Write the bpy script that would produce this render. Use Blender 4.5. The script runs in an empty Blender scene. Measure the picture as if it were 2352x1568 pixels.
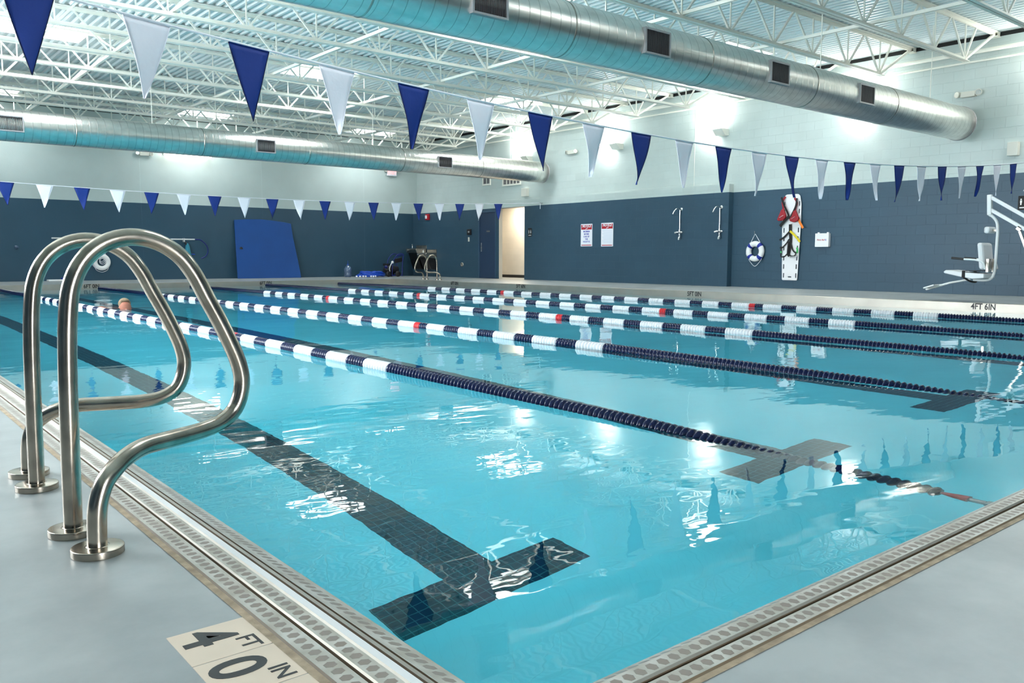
import bpy, math, random
from mathutils import Vector, Matrix
PI = math.pi
S = bpy.context.scene
COL = S.collection
random.seed(7)

# ------------------------------------------------------------------ camera, world, exposure
H_CAM = 0.735
yaw, pitch, roll = math.radians(39.497), math.radians(-5.768), math.radians(0.13875)
fw = Vector((math.sin(yaw)*math.cos(pitch), math.cos(yaw)*math.cos(pitch), math.sin(pitch)))
rt = Vector((math.cos(yaw), -math.sin(yaw), 0)); up = rt.cross(fw)
r2 = math.cos(roll)*rt + math.sin(roll)*up
u2 = -math.sin(roll)*rt + math.cos(roll)*up
cam = bpy.data.cameras.new('camera'); cam.sensor_fit = 'HORIZONTAL'; cam.sensor_width = 36.0
cam.lens = 1923.0/2352*36.0; cam.clip_start = 0.05; cam.clip_end = 200
camo = bpy.data.objects.new('camera', cam); COL.objects.link(camo)
M = Matrix((r2, u2, -fw)).transposed().to_4x4(); M.translation = Vector((0, 0, H_CAM)); camo.matrix_world = M
S.camera = camo
w = bpy.data.worlds.new('sky'); S.world = w; w.use_nodes = True
w.node_tree.nodes['Background'].inputs[0].default_value = (0.75, 0.88, 1, 1)
w.node_tree.nodes['Background'].inputs[1].default_value = 0.6
vs = S.view_settings; vs.view_transform = 'Standard'; vs.look = 'None'; vs.gamma = 1; vs.use_curve_mapping = False
vs.exposure = 1.6
cy = S.cycles
cy.max_bounces = 10; cy.diffuse_bounces = 4; cy.glossy_bounces = 3; cy.transmission_bounces = 8; cy.transparent_max_bounces = 8
cy.sample_clamp_indirect = 6.0; cy.sample_clamp_direct = 0; cy.blur_glossy = 0.3
cy.use_denoising = True; cy.use_adaptive_sampling = True; cy.adaptive_threshold = 0.05
SKY_E = 6.5        # skylight diffuser
UP_E = 9.0       # wall uplight, watts
TUBE_E = 5.0
WIN_E = 7.0        # daylight in the near wall's glazed door and windows added to the left wall      # fluorescent tube

# ------------------------------------------------------------------ materials
def nt(name):
    m = bpy.data.materials.new(name); m.use_nodes = True
    t = m.node_tree; b = t.nodes['Principled BSDF']; return m, t, b
def N(t, k, **kw):
    n = t.nodes.new(k)
    for a, v in kw.items(): setattr(n, a, v)
    return n
def L(t, a, b): t.links.new(a, b)
def mat(name, col, rough=0.5, metal=0.0, spec=0.5, var=0.0, vscale=6.0, bump=0.0, bscale=40.0, stretch=None, coat=0.0):
    m, t, b = nt(name)
    b.inputs['Base Color'].default_value = (*col, 1); b.inputs['Roughness'].default_value = rough
    b.inputs['Metallic'].default_value = metal; b.inputs['Specular IOR Level'].default_value = spec
    b.inputs['Coat Weight'].default_value = coat
    if var or bump:
        g = N(t, 'ShaderNodeTexCoord'); mp = N(t, 'ShaderNodeMapping'); L(t, g.outputs['Object'], mp.inputs[0])
        if stretch: mp.inputs['Scale'].default_value = stretch
    if var:
        n = N(t, 'ShaderNodeTexNoise'); n.inputs['Scale'].default_value = vscale; n.inputs['Detail'].default_value = 4
        L(t, mp.outputs[0], n.inputs['Vector'])
        r = N(t, 'ShaderNodeValToRGB')
        r.color_ramp.elements[0].color = (*[c*(1-var) for c in col], 1); r.color_ramp.elements[0].position = 0.3
        r.color_ramp.elements[1].color = (*[min(1, c*(1+var)) for c in col], 1); r.color_ramp.elements[1].position = 0.7
        L(t, n.outputs[0], r.inputs[0]); L(t, r.outputs[0], b.inputs['Base Color'])
    if bump:
        n2 = N(t, 'ShaderNodeTexNoise'); n2.inputs['Scale'].default_value = bscale; n2.inputs['Detail'].default_value = 3
        L(t, mp.outputs[0], n2.inputs['Vector'])
        bp = N(t, 'ShaderNodeBump'); bp.inputs['Strength'].default_value = bump; bp.inputs['Distance'].default_value = 0.01
        L(t, n2.outputs[0], bp.inputs['Height']); L(t, bp.outputs[0], b.inputs['Normal'])
    return m
def emis(name, col, s):
    m, t, b = nt(name)
    b.inputs['Base Color'].default_value = (0.8, 0.8, 0.8, 1)
    b.inputs['Emission Color'].default_value = (*col, 1); b.inputs['Emission Strength'].default_value = s
    return m

LIGHTP, DARKP = (0.485, 0.565, 0.545), (0.033, 0.079, 0.121)
def wall_mat(name, blocks, axis, z_split=2.365, dark=DARKP):
    """painted wall: two paint colours parted at z_split; concrete blocks (brick texture) or smooth panels with joints"""
    m, t, b = nt(name)
    g = N(t, 'ShaderNodeNewGeometry'); s = N(t, 'ShaderNodeSeparateXYZ'); L(t, g.outputs['Position'], s.inputs[0])
    gt = N(t, 'ShaderNodeMath', operation='GREATER_THAN'); L(t, s.outputs['Z'], gt.inputs[0]); gt.inputs[1].default_value = z_split
    mx = N(t, 'ShaderNodeMix', data_type='RGBA'); L(t, gt.outputs[0], mx.inputs['Factor'])
    mx.inputs['A'].default_value = (*dark, 1); mx.inputs['B'].default_value = (*LIGHTP, 1)
    no = N(t, 'ShaderNodeTexNoise'); no.inputs['Scale'].default_value = 1.3; no.inputs['Detail'].default_value = 5
    L(t, g.outputs['Position'], no.inputs['Vector'])
    mr = N(t, 'ShaderNodeMapRange'); L(t, no.outputs[0], mr.inputs['Value']); mr.inputs['To Min'].default_value = 0.88; mr.inputs['To Max'].default_value = 1.12
    mu = N(t, 'ShaderNodeMix', data_type='RGBA', blend_type='MULTIPLY'); mu.inputs['Factor'].default_value = 1
    L(t, mx.outputs['Result'], mu.inputs['A']); L(t, mr.outputs[0], mu.inputs['B'])
    cb = N(t, 'ShaderNodeCombineXYZ'); L(t, s.outputs['Y' if axis == 'y' else 'X'], cb.inputs['X']); L(t, s.outputs['Z'], cb.inputs['Y'])
    fine = N(t, 'ShaderNodeTexNoise'); fine.inputs['Scale'].default_value = 55; fine.inputs['Detail'].default_value = 3
    L(t, g.outputs['Position'], fine.inputs['Vector'])
    b1 = N(t, 'ShaderNodeBump'); b1.inputs['Strength'].default_value = 0.25; b1.inputs['Distance'].default_value = 0.006
    L(t, fine.outputs[0], b1.inputs['Height'])
    br = N(t, 'ShaderNodeTexBrick'); L(t, cb.outputs[0], br.inputs['Vector'])
    br.inputs['Scale'].default_value = 1.0
    if blocks:
        br.inputs['Brick Width'].default_value = 0.4064; br.inputs['Row Height'].default_value = 0.2032
        br.inputs['Mortar Size'].default_value = 0.0055; br.inputs['Mortar Smooth'].default_value = 0.4
        br.inputs['Color1'].default_value = (1, 1, 1, 1); br.inputs['Color2'].default_value = (0.955, 0.955, 0.955, 1); br.inputs['Mortar'].default_value = (0.93, 0.93, 0.93, 1)
    else:
        br.offset = 0.0
        br.inputs['Brick Width'].default_value = 3.9; br.inputs['Row Height'].default_value = 30
        br.inputs['Mortar Size'].default_value = 0.008; br.inputs['Mortar Smooth'].default_value = 0.3
        br.inputs['Color1'].default_value = (1, 1, 1, 1); br.inputs['Color2'].default_value = (0.98, 0.98, 0.98, 1); br.inputs['Mortar'].default_value = (1.15, 1.15, 1.15, 1)
    m2 = N(t, 'ShaderNodeMix', data_type='RGBA', blend_type='MULTIPLY'); m2.inputs['Factor'].default_value = 1
    L(t, mu.outputs['Result'], m2.inputs['A']); L(t, br.outputs['Color'], m2.inputs['B'])
    L(t, m2.outputs['Result'], b.inputs['Base Color'])
    b2 = N(t, 'ShaderNodeBump'); b2.invert = True; b2.inputs['Strength'].default_value = 0.5; b2.inputs['Distance'].default_value = 0.01
    L(t, br.outputs['Fac'], b2.inputs['Height']); L(t, b1.outputs[0], b2.inputs['Normal']); L(t, b2.outputs[0], b.inputs['Normal'])
    b.inputs['Roughness'].default_value = 0.42 if blocks else 0.3
    b.inputs['Specular IOR Level'].default_value = 0.4
    return m
def deck_mat():
    m, t, b = nt('deck_epoxy')
    g = N(t, 'ShaderNodeNewGeometry')
    n = N(t, 'ShaderNodeTexNoise'); n.inputs['Scale'].default_value = 1.7; n.inputs['Detail'].default_value = 7; n.inputs['Roughness'].default_value = 0.62
    L(t, g.outputs['Position'], n.inputs['Vector'])
    r = N(t, 'ShaderNodeValToRGB'); r.color_ramp.elements[0].position = 0.38; r.color_ramp.elements[1].position = 0.62
    r.color_ramp.elements[0].color = (0.285, 0.312, 0.312, 1); r.color_ramp.elements[1].color = (0.395, 0.42, 0.415, 1)
    L(t, n.outputs[0], r.inputs[0])
    b.inputs['Roughness'].default_value = 0.36
    L(t, r.outputs[0], b.inputs['Base Color'])
    return m
def hex_mat():
    """row of hexagonal non-slip dimples; UV: u along the strip in pitches, v across in pitches"""
    m, t, b = nt('hex_grip_steel')
    uv = N(t, 'ShaderNodeUVMap'); s = N(t, 'ShaderNodeSeparateXYZ'); L(t, uv.outputs[0], s.inputs[0])
    fr = N(t, 'ShaderNodeMath', operation='FRACT'); L(t, s.outputs['X'], fr.inputs[0])
    sb = N(t, 'ShaderNodeMath', operation='SUBTRACT'); L(t, fr.outputs[0], sb.inputs[0]); sb.inputs[1].default_value = 0.5
    a = N(t, 'ShaderNodeMath', operation='ABSOLUTE'); L(t, sb.outputs[0], a.inputs[0])
    c = N(t, 'ShaderNodeMath', operation='ABSOLUTE'); L(t, s.outputs['Y'], c.inputs[0])
    h1 = N(t, 'ShaderNodeMath', operation='MULTIPLY'); L(t, a.outputs[0], h1.inputs[0]); h1.inputs[1].default_value = 0.866
    h2 = N(t, 'ShaderNodeMath', operation='MULTIPLY_ADD'); L(t, c.outputs[0], h2.inputs[0]); h2.inputs[1].default_value = 0.5; L(t, h1.outputs[0], h2.inputs[2])
    mxm = N(t, 'ShaderNodeMath', operation='MAXIMUM'); L(t, h2.outputs[0], mxm.inputs[0]); L(t, c.outputs[0], mxm.inputs[1])
    rp = N(t, 'ShaderNodeMapRange'); L(t, mxm.outputs[0], rp.inputs['Value']); rp.inputs['From Min'].default_value = 0.31; rp.inputs['From Max'].default_value = 0.36
    rp.inputs['To Min'].default_value = 1; rp.inputs['To Max'].default_value = 0
    g = N(t, 'ShaderNodeNewGeometry'); n = N(t, 'ShaderNodeTexNoise'); n.inputs['Scale'].default_value = 14; n.inputs['Detail'].default_value = 6; L(t, g.outputs['Position'], n.inputs['Vector'])
    cr = N(t, 'ShaderNodeValToRGB'); L(t, n.outputs[0], cr.inputs[0]); cr.color_ramp.elements[0].position = 0.35; cr.color_ramp.elements[1].position = 0.65
    cr.color_ramp.elements[0].color = (0.40, 0.37, 0.31, 1); cr.color_ramp.elements[1].color = (0.58, 0.56, 0.51, 1)
    mx = N(t, 'ShaderNodeMix', data_type='RGBA'); L(t, rp.outputs[0], mx.inputs['Factor']); L(t, cr.outputs[0], mx.inputs['A']); mx.inputs['B'].default_value = (0.27, 0.225, 0.19, 1)
    L(t, mx.outputs['Result'], b.inputs['Base Color'])
    b.inputs['Metallic'].default_value = 0.25; b.inputs['Roughness'].default_value = 0.42
    bp = N(t, 'ShaderNodeBump'); bp.inputs['Strength'].default_value = 0.5; bp.inputs['Distance'].default_value = 0.002; bp.invert = True
    L(t, rp.outputs[0], bp.inputs['Height']); L(t, bp.outputs[0], b.inputs['Normal'])
    return m
def steel(name, col, rough, var=0.12, stretch=(1, 1, 1), vscale=8):
    m, t, b = nt(name)
    b.inputs['Metallic'].default_value = 1
    g = N(t, 'ShaderNodeTexCoord'); mp = N(t, 'ShaderNodeMapping'); mp.inputs['Scale'].default_value = stretch; L(t, g.outputs['Object'], mp.inputs[0])
    n = N(t, 'ShaderNodeTexNoise'); n.inputs['Scale'].default_value = vscale; n.inputs['Detail'].default_value = 5; L(t, mp.outputs[0], n.inputs['Vector'])
    r = N(t, 'ShaderNodeValToRGB'); r.color_ramp.elements[0].position = 0.3; r.color_ramp.elements[1].position = 0.7
    r.color_ramp.elements[0].color = (*[c*(1-var) for c in col], 1); r.color_ramp.elements[1].color = (*[min(1, c*(1+var)) for c in col], 1)
    L(t, n.outputs[0], r.inputs[0]); L(t, r.outputs[0], b.inputs['Base Color'])
    q = N(t, 'ShaderNodeMapRange'); L(t, n.outputs[0], q.inputs['Value']); q.inputs['To Min'].default_value = rough*0.8; q.inputs['To Max'].default_value = rough*1.25
    L(t, q.outputs[0], b.inputs['Roughness'])
    return m
def duct_mat():
    """galvanised spiral duct: seam every 15 cm along x"""
    m, t, b = nt('galvanised_spiral')
    b.inputs['Metallic'].default_value = 1
    g = N(t, 'ShaderNodeNewGeometry'); s = N(t, 'ShaderNodeSeparateXYZ'); L(t, g.outputs['Position'], s.inputs[0])
    n = N(t, 'ShaderNodeTexNoise'); n.inputs['Scale'].default_value = 5; n.inputs['Detail'].default_value = 6
    mp = N(t, 'ShaderNodeMapping'); mp.inputs['Scale'].default_value = (1, 2, 2); L(t, g.outputs['Position'], mp.inputs[0]); L(t, mp.outputs[0], n.inputs['Vector'])
    r = N(t, 'ShaderNodeValToRGB'); r.color_ramp.elements[0].position = 0.3; r.color_ramp.elements[1].position = 0.72
    r.color_ramp.elements[0].color = (0.74, 0.71, 0.66, 1); r.color_ramp.elements[1].color = (0.90, 0.87, 0.82, 1)
    L(t, n.outputs[0], r.inputs[0])
    d = N(t, 'ShaderNodeMath', operation='DIVIDE'); L(t, s.outputs['X'], d.inputs[0]); d.inputs[1].default_value = 0.152
    f = N(t, 'ShaderNodeMath', operation='FRACT'); L(t, d.outputs[0], f.inputs[0])
    c = N(t, 'ShaderNodeMath', operation='SUBTRACT'); L(t, f.outputs[0], c.inputs[0]); c.inputs[1].default_value = 0.5
    a = N(t, 'ShaderNodeMath', operation='ABSOLUTE'); L(t, c.outputs[0], a.inputs[0])
    ln = N(t, 'ShaderNodeMapRange'); L(t, a.outputs[0], ln.inputs['Value']); ln.inputs['From Min'].default_value = 0.455; ln.inputs['From Max'].default_value = 0.49
    mx = N(t, 'ShaderNodeMix', data_type='RGBA'); L(t, ln.outputs[0], mx.inputs['Factor']); L(t, r.outputs[0], mx.inputs['A']); mx.inputs['B'].default_value = (0.50, 0.48, 0.44, 1)
    L(t, mx.outputs['Result'], b.inputs['Base Color'])
    b.inputs['Roughness'].default_value = 0.3
    bp = N(t, 'ShaderNodeBump'); bp.inputs['Strength'].default_value = 0.35; bp.inputs['Distance'].default_value = 0.003
    L(t, ln.outputs[0], bp.inputs['Height']); L(t, bp.outputs[0], b.inputs['Normal'])
    return m
def pool_mat(name, tile, base, grout):
    m, t, b = nt(name)
    g = N(t, 'ShaderNodeNewGeometry')
    if tile:
        br = N(t, 'ShaderNodeTexBrick'); br.offset = 0; L(t, g.outputs['Position'], br.inputs['Vector']); br.inputs['Scale'].default_value = 1
        br.inputs['Brick Width'].default_value = 0.0508; br.inputs['Row Height'].default_value = 0.0508; br.inputs['Mortar Size'].default_value = 0.0024
        br.inputs['Color1'].default_value = (*base, 1); br.inputs['Color2'].default_value = (*[c*0.75 for c in base], 1); br.inputs['Mortar'].default_value = (*grout, 1)
        L(t, br.outputs['Color'], b.inputs['Base Color'])
    else:
        n = N(t, 'ShaderNodeTexNoise'); n.inputs['Scale'].default_value = 0.8; n.inputs['Detail'].default_value = 6; L(t, g.outputs['Position'], n.inputs['Vector'])
        r = N(t, 'ShaderNodeValToRGB'); r.color_ramp.elements[0].position = 0.3; r.color_ramp.elements[1].position = 0.7
        r.color_ramp.elements[0].color = (*[c*0.92 for c in base], 1); r.color_ramp.elements[1].color = (*base, 1)
        L(t, n.outputs[0], r.inputs[0]); L(t, r.outputs[0], b.inputs['Base Color'])
    b.inputs['Roughness'].default_value = 0.7; b.inputs['Specular IOR Level'].default_value = 0.1
    return m
def water_mat():
    m = bpy.data.materials.new('pool_water'); m.use_nodes = True; t = m.node_tree; t.nodes.clear()
    o = N(t, 'ShaderNodeOutputMaterial'); gl = N(t, 'ShaderNodeBsdfGlass'); gl.inputs['IOR'].default_value = 1.333; gl.inputs['Roughness'].default_value = 0.0
    g = N(t, 'ShaderNodeNewGeometry')
    mp = N(t, 'ShaderNodeMapping'); mp.inputs['Rotation'].default_value = (0, 0, 0.7); mp.inputs['Scale'].default_value = (0.55, 1.0, 1); L(t, g.outputs['Position'], mp.inputs[0])
    n1 = N(t, 'ShaderNodeTexNoise'); n1.inputs['Scale'].default_value = 1.1; n1.inputs['Detail'].default_value = 1.0; L(t, mp.outputs[0], n1.inputs['Vector'])
    n2 = N(t, 'ShaderNodeTexNoise'); n2.inputs['Scale'].default_value = 9.0; n2.inputs['Detail'].default_value = 1.5; L(t, mp.outputs[0], n2.inputs['Vector'])
    b1 = N(t, 'ShaderNodeBump'); b1.inputs['Strength'].default_value = 1; b1.inputs['Distance'].default_value = 0.008; L(t, n1.outputs[0], b1.inputs['Height'])
    b2 = N(t, 'ShaderNodeBump'); b2.inputs['Strength'].default_value = 1; b2.inputs['Distance'].default_value = 0.0009; L(t, n2.outputs[0], b2.inputs['Height'])
    L(t, b1.outputs[0], b2.inputs['Normal']); L(t, b2.outputs[0], gl.inputs['Normal'])
    va = N(t, 'ShaderNodeVolumeAbsorption'); va.inputs['Color'].default_value = (0.03, 0.83, 0.93, 1); va.inputs['Density'].default_value = 0.52
    L(t, gl.outputs[0], o.inputs['Surface']); L(t, va.outputs[0], o.inputs['Volume'])
    return m

mDeck = deck_mat(); mHex = hex_mat(); mDuct = duct_mat(); mWater = water_mat()
mWallR = wall_mat('block_paint', True, 'y'); mWallF = wall_mat('panel_paint', False, 'x'); mWallN = wall_mat('block_paint_x', True, 'x')
mWhite = mat('white_paint', (0.80, 0.80, 0.72), 0.45); mCeil = mat('roof_deck_white', (0.74, 0.80, 0.80), 0.38, spec=0.4)
mSteel = steel('polished_steel', (0.46, 0.40, 0.33), 0.21, 0.22, vscale=16)
mGut = steel('gutter_steel', (0.66, 0.62, 0.55), 0.36, 0.15, vscale=5); mEdge = mat('brushed_edge_steel', (0.42, 0.385, 0.33), 0.38, metal=0.6, var=0.08, vscale=3)
mTan = mat('tan_caulk', (0.36, 0.28, 0.19), 0.8, var=0.3, vscale=25, bump=0.4)
mBrown = mat('gutter_slot', (0.16, 0.115, 0.07), 0.6); mWhiteStrip = mat('white_pvc_strip', (0.78, 0.78, 0.77), 0.35)
mFloorP = pool_mat('pool_plaster', False, (0.70, 0.88, 0.88), None); mMark = pool_mat('lane_tile', True, (0.018, 0.045, 0.06), (0.06, 0.16, 0.17))
mBlack = mat('black_plastic', (0.012, 0.012, 0.014), 0.45); mBlackText = mat('black_lettering', (0.012, 0.012, 0.014), 0.5)
mChrome = steel('chrome', (0.78, 0.78, 0.77), 0.12, 0.05); mDarkSteel = steel('dull_steel', (0.42, 0.39, 0.34), 0.3, 0.15)
mBlueF = mat('navy_pennant', (0.001, 0.028, 0.22), 0.7, bump=0.3, bscale=25); mHem = mat('pennant_hem', (0.004, 0.006, 0.03), 0.8)
mWhiteF = mat('white_pennant', (0.80, 0.81, 0.88), 0.8, bump=0.3, bscale=25); mCord = mat('white_cord', (0.80, 0.81, 0.86), 0.7)
mNavy = mat('navy_float', (0.004, 0.01, 0.05), 0.25); mFWhite = mat('white_float', (0.66, 0.68, 0.70), 0.35); mFRed = mat('red_float', (0.55, 0.012, 0.02), 0.35)
mRedP = mat('red_plastic', (0.50, 0.035, 0.03), 0.4); mVent = mat('vent_louver', (0.10, 0.095, 0.10), 0.5, metal=0.4)
mVentF = mat('vent_frame', (0.36, 0.36, 0.37), 0.45, metal=0.5)
mMat = mat('blue_foam', (0.0005, 0.06, 0.26), 0.6, var=0.06, vscale=2); mBlueHose = mat('blue_hose', (0.002, 0.06, 0.45), 0.4)
mCartB = mat('blue_enamel', (0.002, 0.01, 0.16), 0.35); mBand = mat('blue_band', (0.003, 0.02, 0.28), 0.6)
mBuoy = mat('white_buoy', (0.82, 0.83, 0.82), 0.4); mRedPack = mat('red_nylon', (0.33, 0.008, 0.018), 0.6, var=0.15, vscale=30)
mOrange = mat('orange_strap', (0.85, 0.20, 0.015), 0.6); mYellow = mat('yellow_strap', (0.72, 0.56, 0.01), 0.6); mGreen = mat('green_strap', (0.04, 0.42, 0.10), 0.6)
mStrap = mat('black_strap', (0.008, 0.008, 0.009), 0.7); mBoard = mat('white_board', (0.80, 0.81, 0.82), 0.35)
mSignW = mat('sign_white', (0.80, 0.82, 0.87), 0.4); mSignR = mat('sign_red', (0.45, 0.01, 0.02), 0.4); mSignB = mat('sign_blue', (0.01, 0.03, 0.42), 0.5); mSignG = mat('sign_faint_print', (0.50, 0.58, 0.74), 0.5)
mDoor = mat('door_navy', (0.022, 0.045, 0.095), 0.4); mDoorFrame = mat('door_frame_blue', (0.04, 0.085, 0.15), 0.4)
mBlackTrim = mat('black_trim', (0.012, 0.012, 0.012), 0.7); mBeige = mat('beige_plastic', (0.62, 0.62, 0.55), 0.45)
mTileCream = mat('cream_tile', (0.72, 0.59, 0.46), 0.35, var=0.05, vscale=9); mTileInk = mat('tile_ink', (0.025, 0.025, 0.027), 0.4)
mSky = emis('skylight_diffuser', (0.93, 0.97, 1.0), SKY_E); mTube = emis('lamp_diffuser', (1.0, 0.95, 0.86), TUBE_E)
mUpl = emis('uplight_glass', (1.0, 0.97, 0.92), 14.0)
mExit = emis('exit_letters', (1.0, 0.04, 0.03), 0.5)
mSkin = mat('skin', (0.40, 0.16, 0.11), 0.6, spec=0.3); mHair = mat('fair_hair', (0.26, 0.18, 0.11), 0.7, var=0.25, vscale=30)
mTrunks = mat('dark_trunks', (0.015, 0.02, 0.035), 0.7)
mApron = steel('dark_apron_steel', (0.10, 0.09, 0.085), 0.35, 0.15); mTeal = mat('teal_net', (0.02, 0.20, 0.28), 0.7); mJug = mat('jug_blue', (0.10, 0.16, 0.26), 0.15, spec=0.8)  # apron: dark reflections in the stainless put into its base colour
mCorr = mat('corridor_paint', (0.72, 0.66, 0.56), 0.45); mAlu = mat('white_pole', (0.62, 0.64, 0.64), 0.35)
mCurb = mat('skylight_curb', (0.78, 0.80, 0.78), 0.5)

# ------------------------------------------------------------------ mesh helpers
class MB:
    def __init__(s): s.v = []; s.f = []; s.m = []; s.uv = {}; s.sm = []
    def add(s, vs, fs, mi=0, smooth=False):
        k = len(s.v); s.v += [tuple(v) for v in vs]
        for f in fs: s.f.append(tuple(i+k for i in f)); s.m.append(mi); s.sm.append(smooth)
        return s
    def quad(s, a, b, c, d, mi=0, uv=None):
        s.add([a, b, c, d], [(0, 1, 2, 3)], mi)
        if uv: s.uv[len(s.f)-1] = uv
        return s
    def box(s, x0, x1, y0, y1, z0, z1, mi=0):
        v = [(x, y, z) for z in (z0, z1) for y in (y0, y1) for x in (x0, x1)]
        return s.add(v, [(0, 2, 3, 1), (4, 5, 7, 6), (0, 1, 5, 4), (2, 6, 7, 3), (0, 4, 6, 2), (1, 3, 7, 5)], mi)
    def obox(s, c, ax, ay, az, mi=0):
        """box with half-axis vectors"""
        c, ax, ay, az = map(Vector, (c, ax, ay, az))
        v = [c+i*ax+j*ay+k*az for k in (-1, 1) for j in (-1, 1) for i in (-1, 1)]
        return s.add(v, [(0, 2, 3, 1), (4, 5, 7, 6), (0, 1, 5, 4), (2, 6, 7, 3), (0, 4, 6, 2), (1, 3, 7, 5)], mi)
    def bar(s, p, q, wd, th, mi=0, upv=(0, 0, 1)):
        p, q = Vector(p), Vector(q); d = (q-p)/2
        n = d.normalized(); u = Vector(upv)
        if abs(n.dot(u)) > .98: u = Vector((1, 0, 0))
        a = n.cross(u).normalized(); b = a.cross(n)
        return s.obox((p+q)/2, d, a*wd/2, b*th/2, mi)
    def tube(s, path, r, seg=12, mi=0, cap=True, flat=None):
        P = [Vector(p) for p in path]; n = len(P); rs = r if isinstance(r, (list, tuple)) else [r]*n
        rings = []; pu = None
        for i in range(n):
            t = (P[min(i+1, n-1)]-P[max(i-1, 0)]).normalized()
            if pu is None:
                a = Vector((0, 0, 1)) if abs(t.z) < .9 else Vector((1, 0, 0)); pu = (a-t*a.dot(t)).normalized()
            else: pu = (pu-t*pu.dot(t)).normalized()
            b = t.cross(pu)
            rings.append([P[i]+rs[i]*(math.cos(2*PI*k/seg)*pu+math.sin(2*PI*k/seg)*b*(flat or 1)) for k in range(seg)])
        v = [p for R in rings for p in R]
        f = [(i*seg+k, i*seg+(k+1) % seg, (i+1)*seg+(k+1) % seg, (i+1)*seg+k) for i in range(n-1) for k in range(seg)]
        s.add(v, f, mi, True)
        if cap: s.add(rings[0], [tuple(range(seg-1, -1, -1))], mi); s.add(rings[-1], [tuple(range(seg))], mi)
        return s
    def lathe(s, prof, c=(0, 0, 0), axis='z', seg=24, mi=0):
        """prof: (r, h) pairs along axis"""
        c = Vector(c); v = []
        for r, h in prof:
            for k in range(seg):
                a = 2*PI*k/seg; x, y = r*math.cos(a), r*math.sin(a)
                v.append(c+Vector({'z': (x, y, h), 'x': (h, x, y), 'y': (y, h, x)}[axis]))
        n = len(prof)
        f = [(i*seg+k, i*seg+(k+1) % seg, (i+1)*seg+(k+1) % seg, (i+1)*seg+k) for i in range(n-1) for k in range(seg)]
        s.add(v, f, mi, True)
        if prof[0][0] > 1e-5: s.add(v[:seg], [tuple(range(seg-1, -1, -1))], mi)
        if prof[-1][0] > 1e-5: s.add(v[-seg:], [tuple(range(seg))], mi)
        return s
    def torus(s, c, R, r, axis='x', seg=36, ms=14, mi=0, a0=0, a1=2*PI):
        c = Vector(c); v = []; full = a1-a0 > 6.28; n = seg if full else seg+1
        for i in range(n):
            a = a0+(a1-a0)*i/seg
            for k in range(ms):
                q = 2*PI*k/ms; rr = R+r*math.cos(q); h = r*math.sin(q); x, y = rr*math.cos(a), rr*math.sin(a)
                v.append(c+Vector({'z': (x, y, h), 'x': (h, x, y), 'y': (x, h, y)}[axis]))
        m = n if full else n-1
        f = [(i*ms+k, ((i+1) % n)*ms+k, ((i+1) % n)*ms+(k+1) % ms, i*ms+(k+1) % ms) for i in range(m) for k in range(ms)]
        return s.add(v, f, mi, True)
    def prism(s, poly, axis, a, b, mi=0):
        """polygon in the other two axes (in xyz order), extruded from a to b along axis"""
        n = len(poly)
        def P(u, w, h): return {'x': (h, u, w), 'y': (u, h, w), 'z': (u, w, h)}[axis]
        v = [P(u, w, a) for u, w in poly]+[P(u, w, b) for u, w in poly]
        s.add(v, [tuple(range(n-1, -1, -1)), tuple(range(n, 2*n))]+[(i, (i+1) % n, n+(i+1) % n, n+i) for i in range(n)], mi)
        return s
    def sphere(s, c, r, seg=20, rings=12, mi=0):
        rx, ry, rz = r if isinstance(r, (tuple, list)) else (r, r, r); v = []
        for i in range(rings+1):
            t = PI*i/rings
            for k in range(seg):
                a = 2*PI*k/seg; v.append((c[0]+rx*math.sin(t)*math.cos(a), c[1]+ry*math.sin(t)*math.sin(a), c[2]+rz*math.cos(t)))
        f = [(i*seg+k, (i+1)*seg+k, (i+1)*seg+(k+1) % seg, i*seg+(k+1) % seg) for i in range(rings) for k in range(seg)]
        return s.add(v, f, mi, True)
    def mesh(s, name, mats, off=(0, 0, 0)):
        me = bpy.data.meshes.new(name); o = Vector(off)
        me.from_pydata([tuple(Vector(v)-o) for v in s.v], [], s.f)
        for m in (mats if isinstance(mats, (list, tuple)) else [mats]): me.materials.append(m)
        me.polygons.foreach_set('material_index', s.m); me.polygons.foreach_set('use_smooth', s.sm)
        if s.uv:
            l = me.uv_layers.new(name='UVMap')
            for p in me.polygons:
                u = s.uv.get(p.index)
                if u:
                    for j, li in enumerate(p.loop_indices): l.data[li].uv = u[j]
        me.update(); return me
    def build(s, name, mats, parent=None, bevel=0, loc=None):
        off = loc if loc is not None else (wloc(parent) if parent else (0, 0, 0))
        o = bpy.data.objects.new(name, s.mesh(name, mats, off)); COL.objects.link(o)
        if parent: o.parent = parent; o['wloc'] = tuple(wloc(parent))
        else: o.location = off; o['wloc'] = tuple(off)
        if loc is not None and parent: o.location = Vector(loc)-Vector(wloc(parent)); o['wloc'] = tuple(loc)
        if bevel:
            b = o.modifiers.new('bevel', 'BEVEL'); b.width = bevel; b.segments = 2; b.limit_method = 'ANGLE'
        return o
def wloc(o): return Vector(o['wloc'])
def thing(name, label, cat, loc, group=None):
    o = bpy.data.objects.new(name, None); o.empty_display_size = 0.1; COL.objects.link(o); o.location = loc; o['wloc'] = tuple(loc)
    o['label'] = label; o['category'] = cat
    if group: o['group'] = group
    return o
def tag(o, label, cat, group=None):
    o['label'] = label; o['category'] = cat
    if group: o['group'] = group
    return o
def struct(o): o['kind'] = 'structure'; return o
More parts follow.
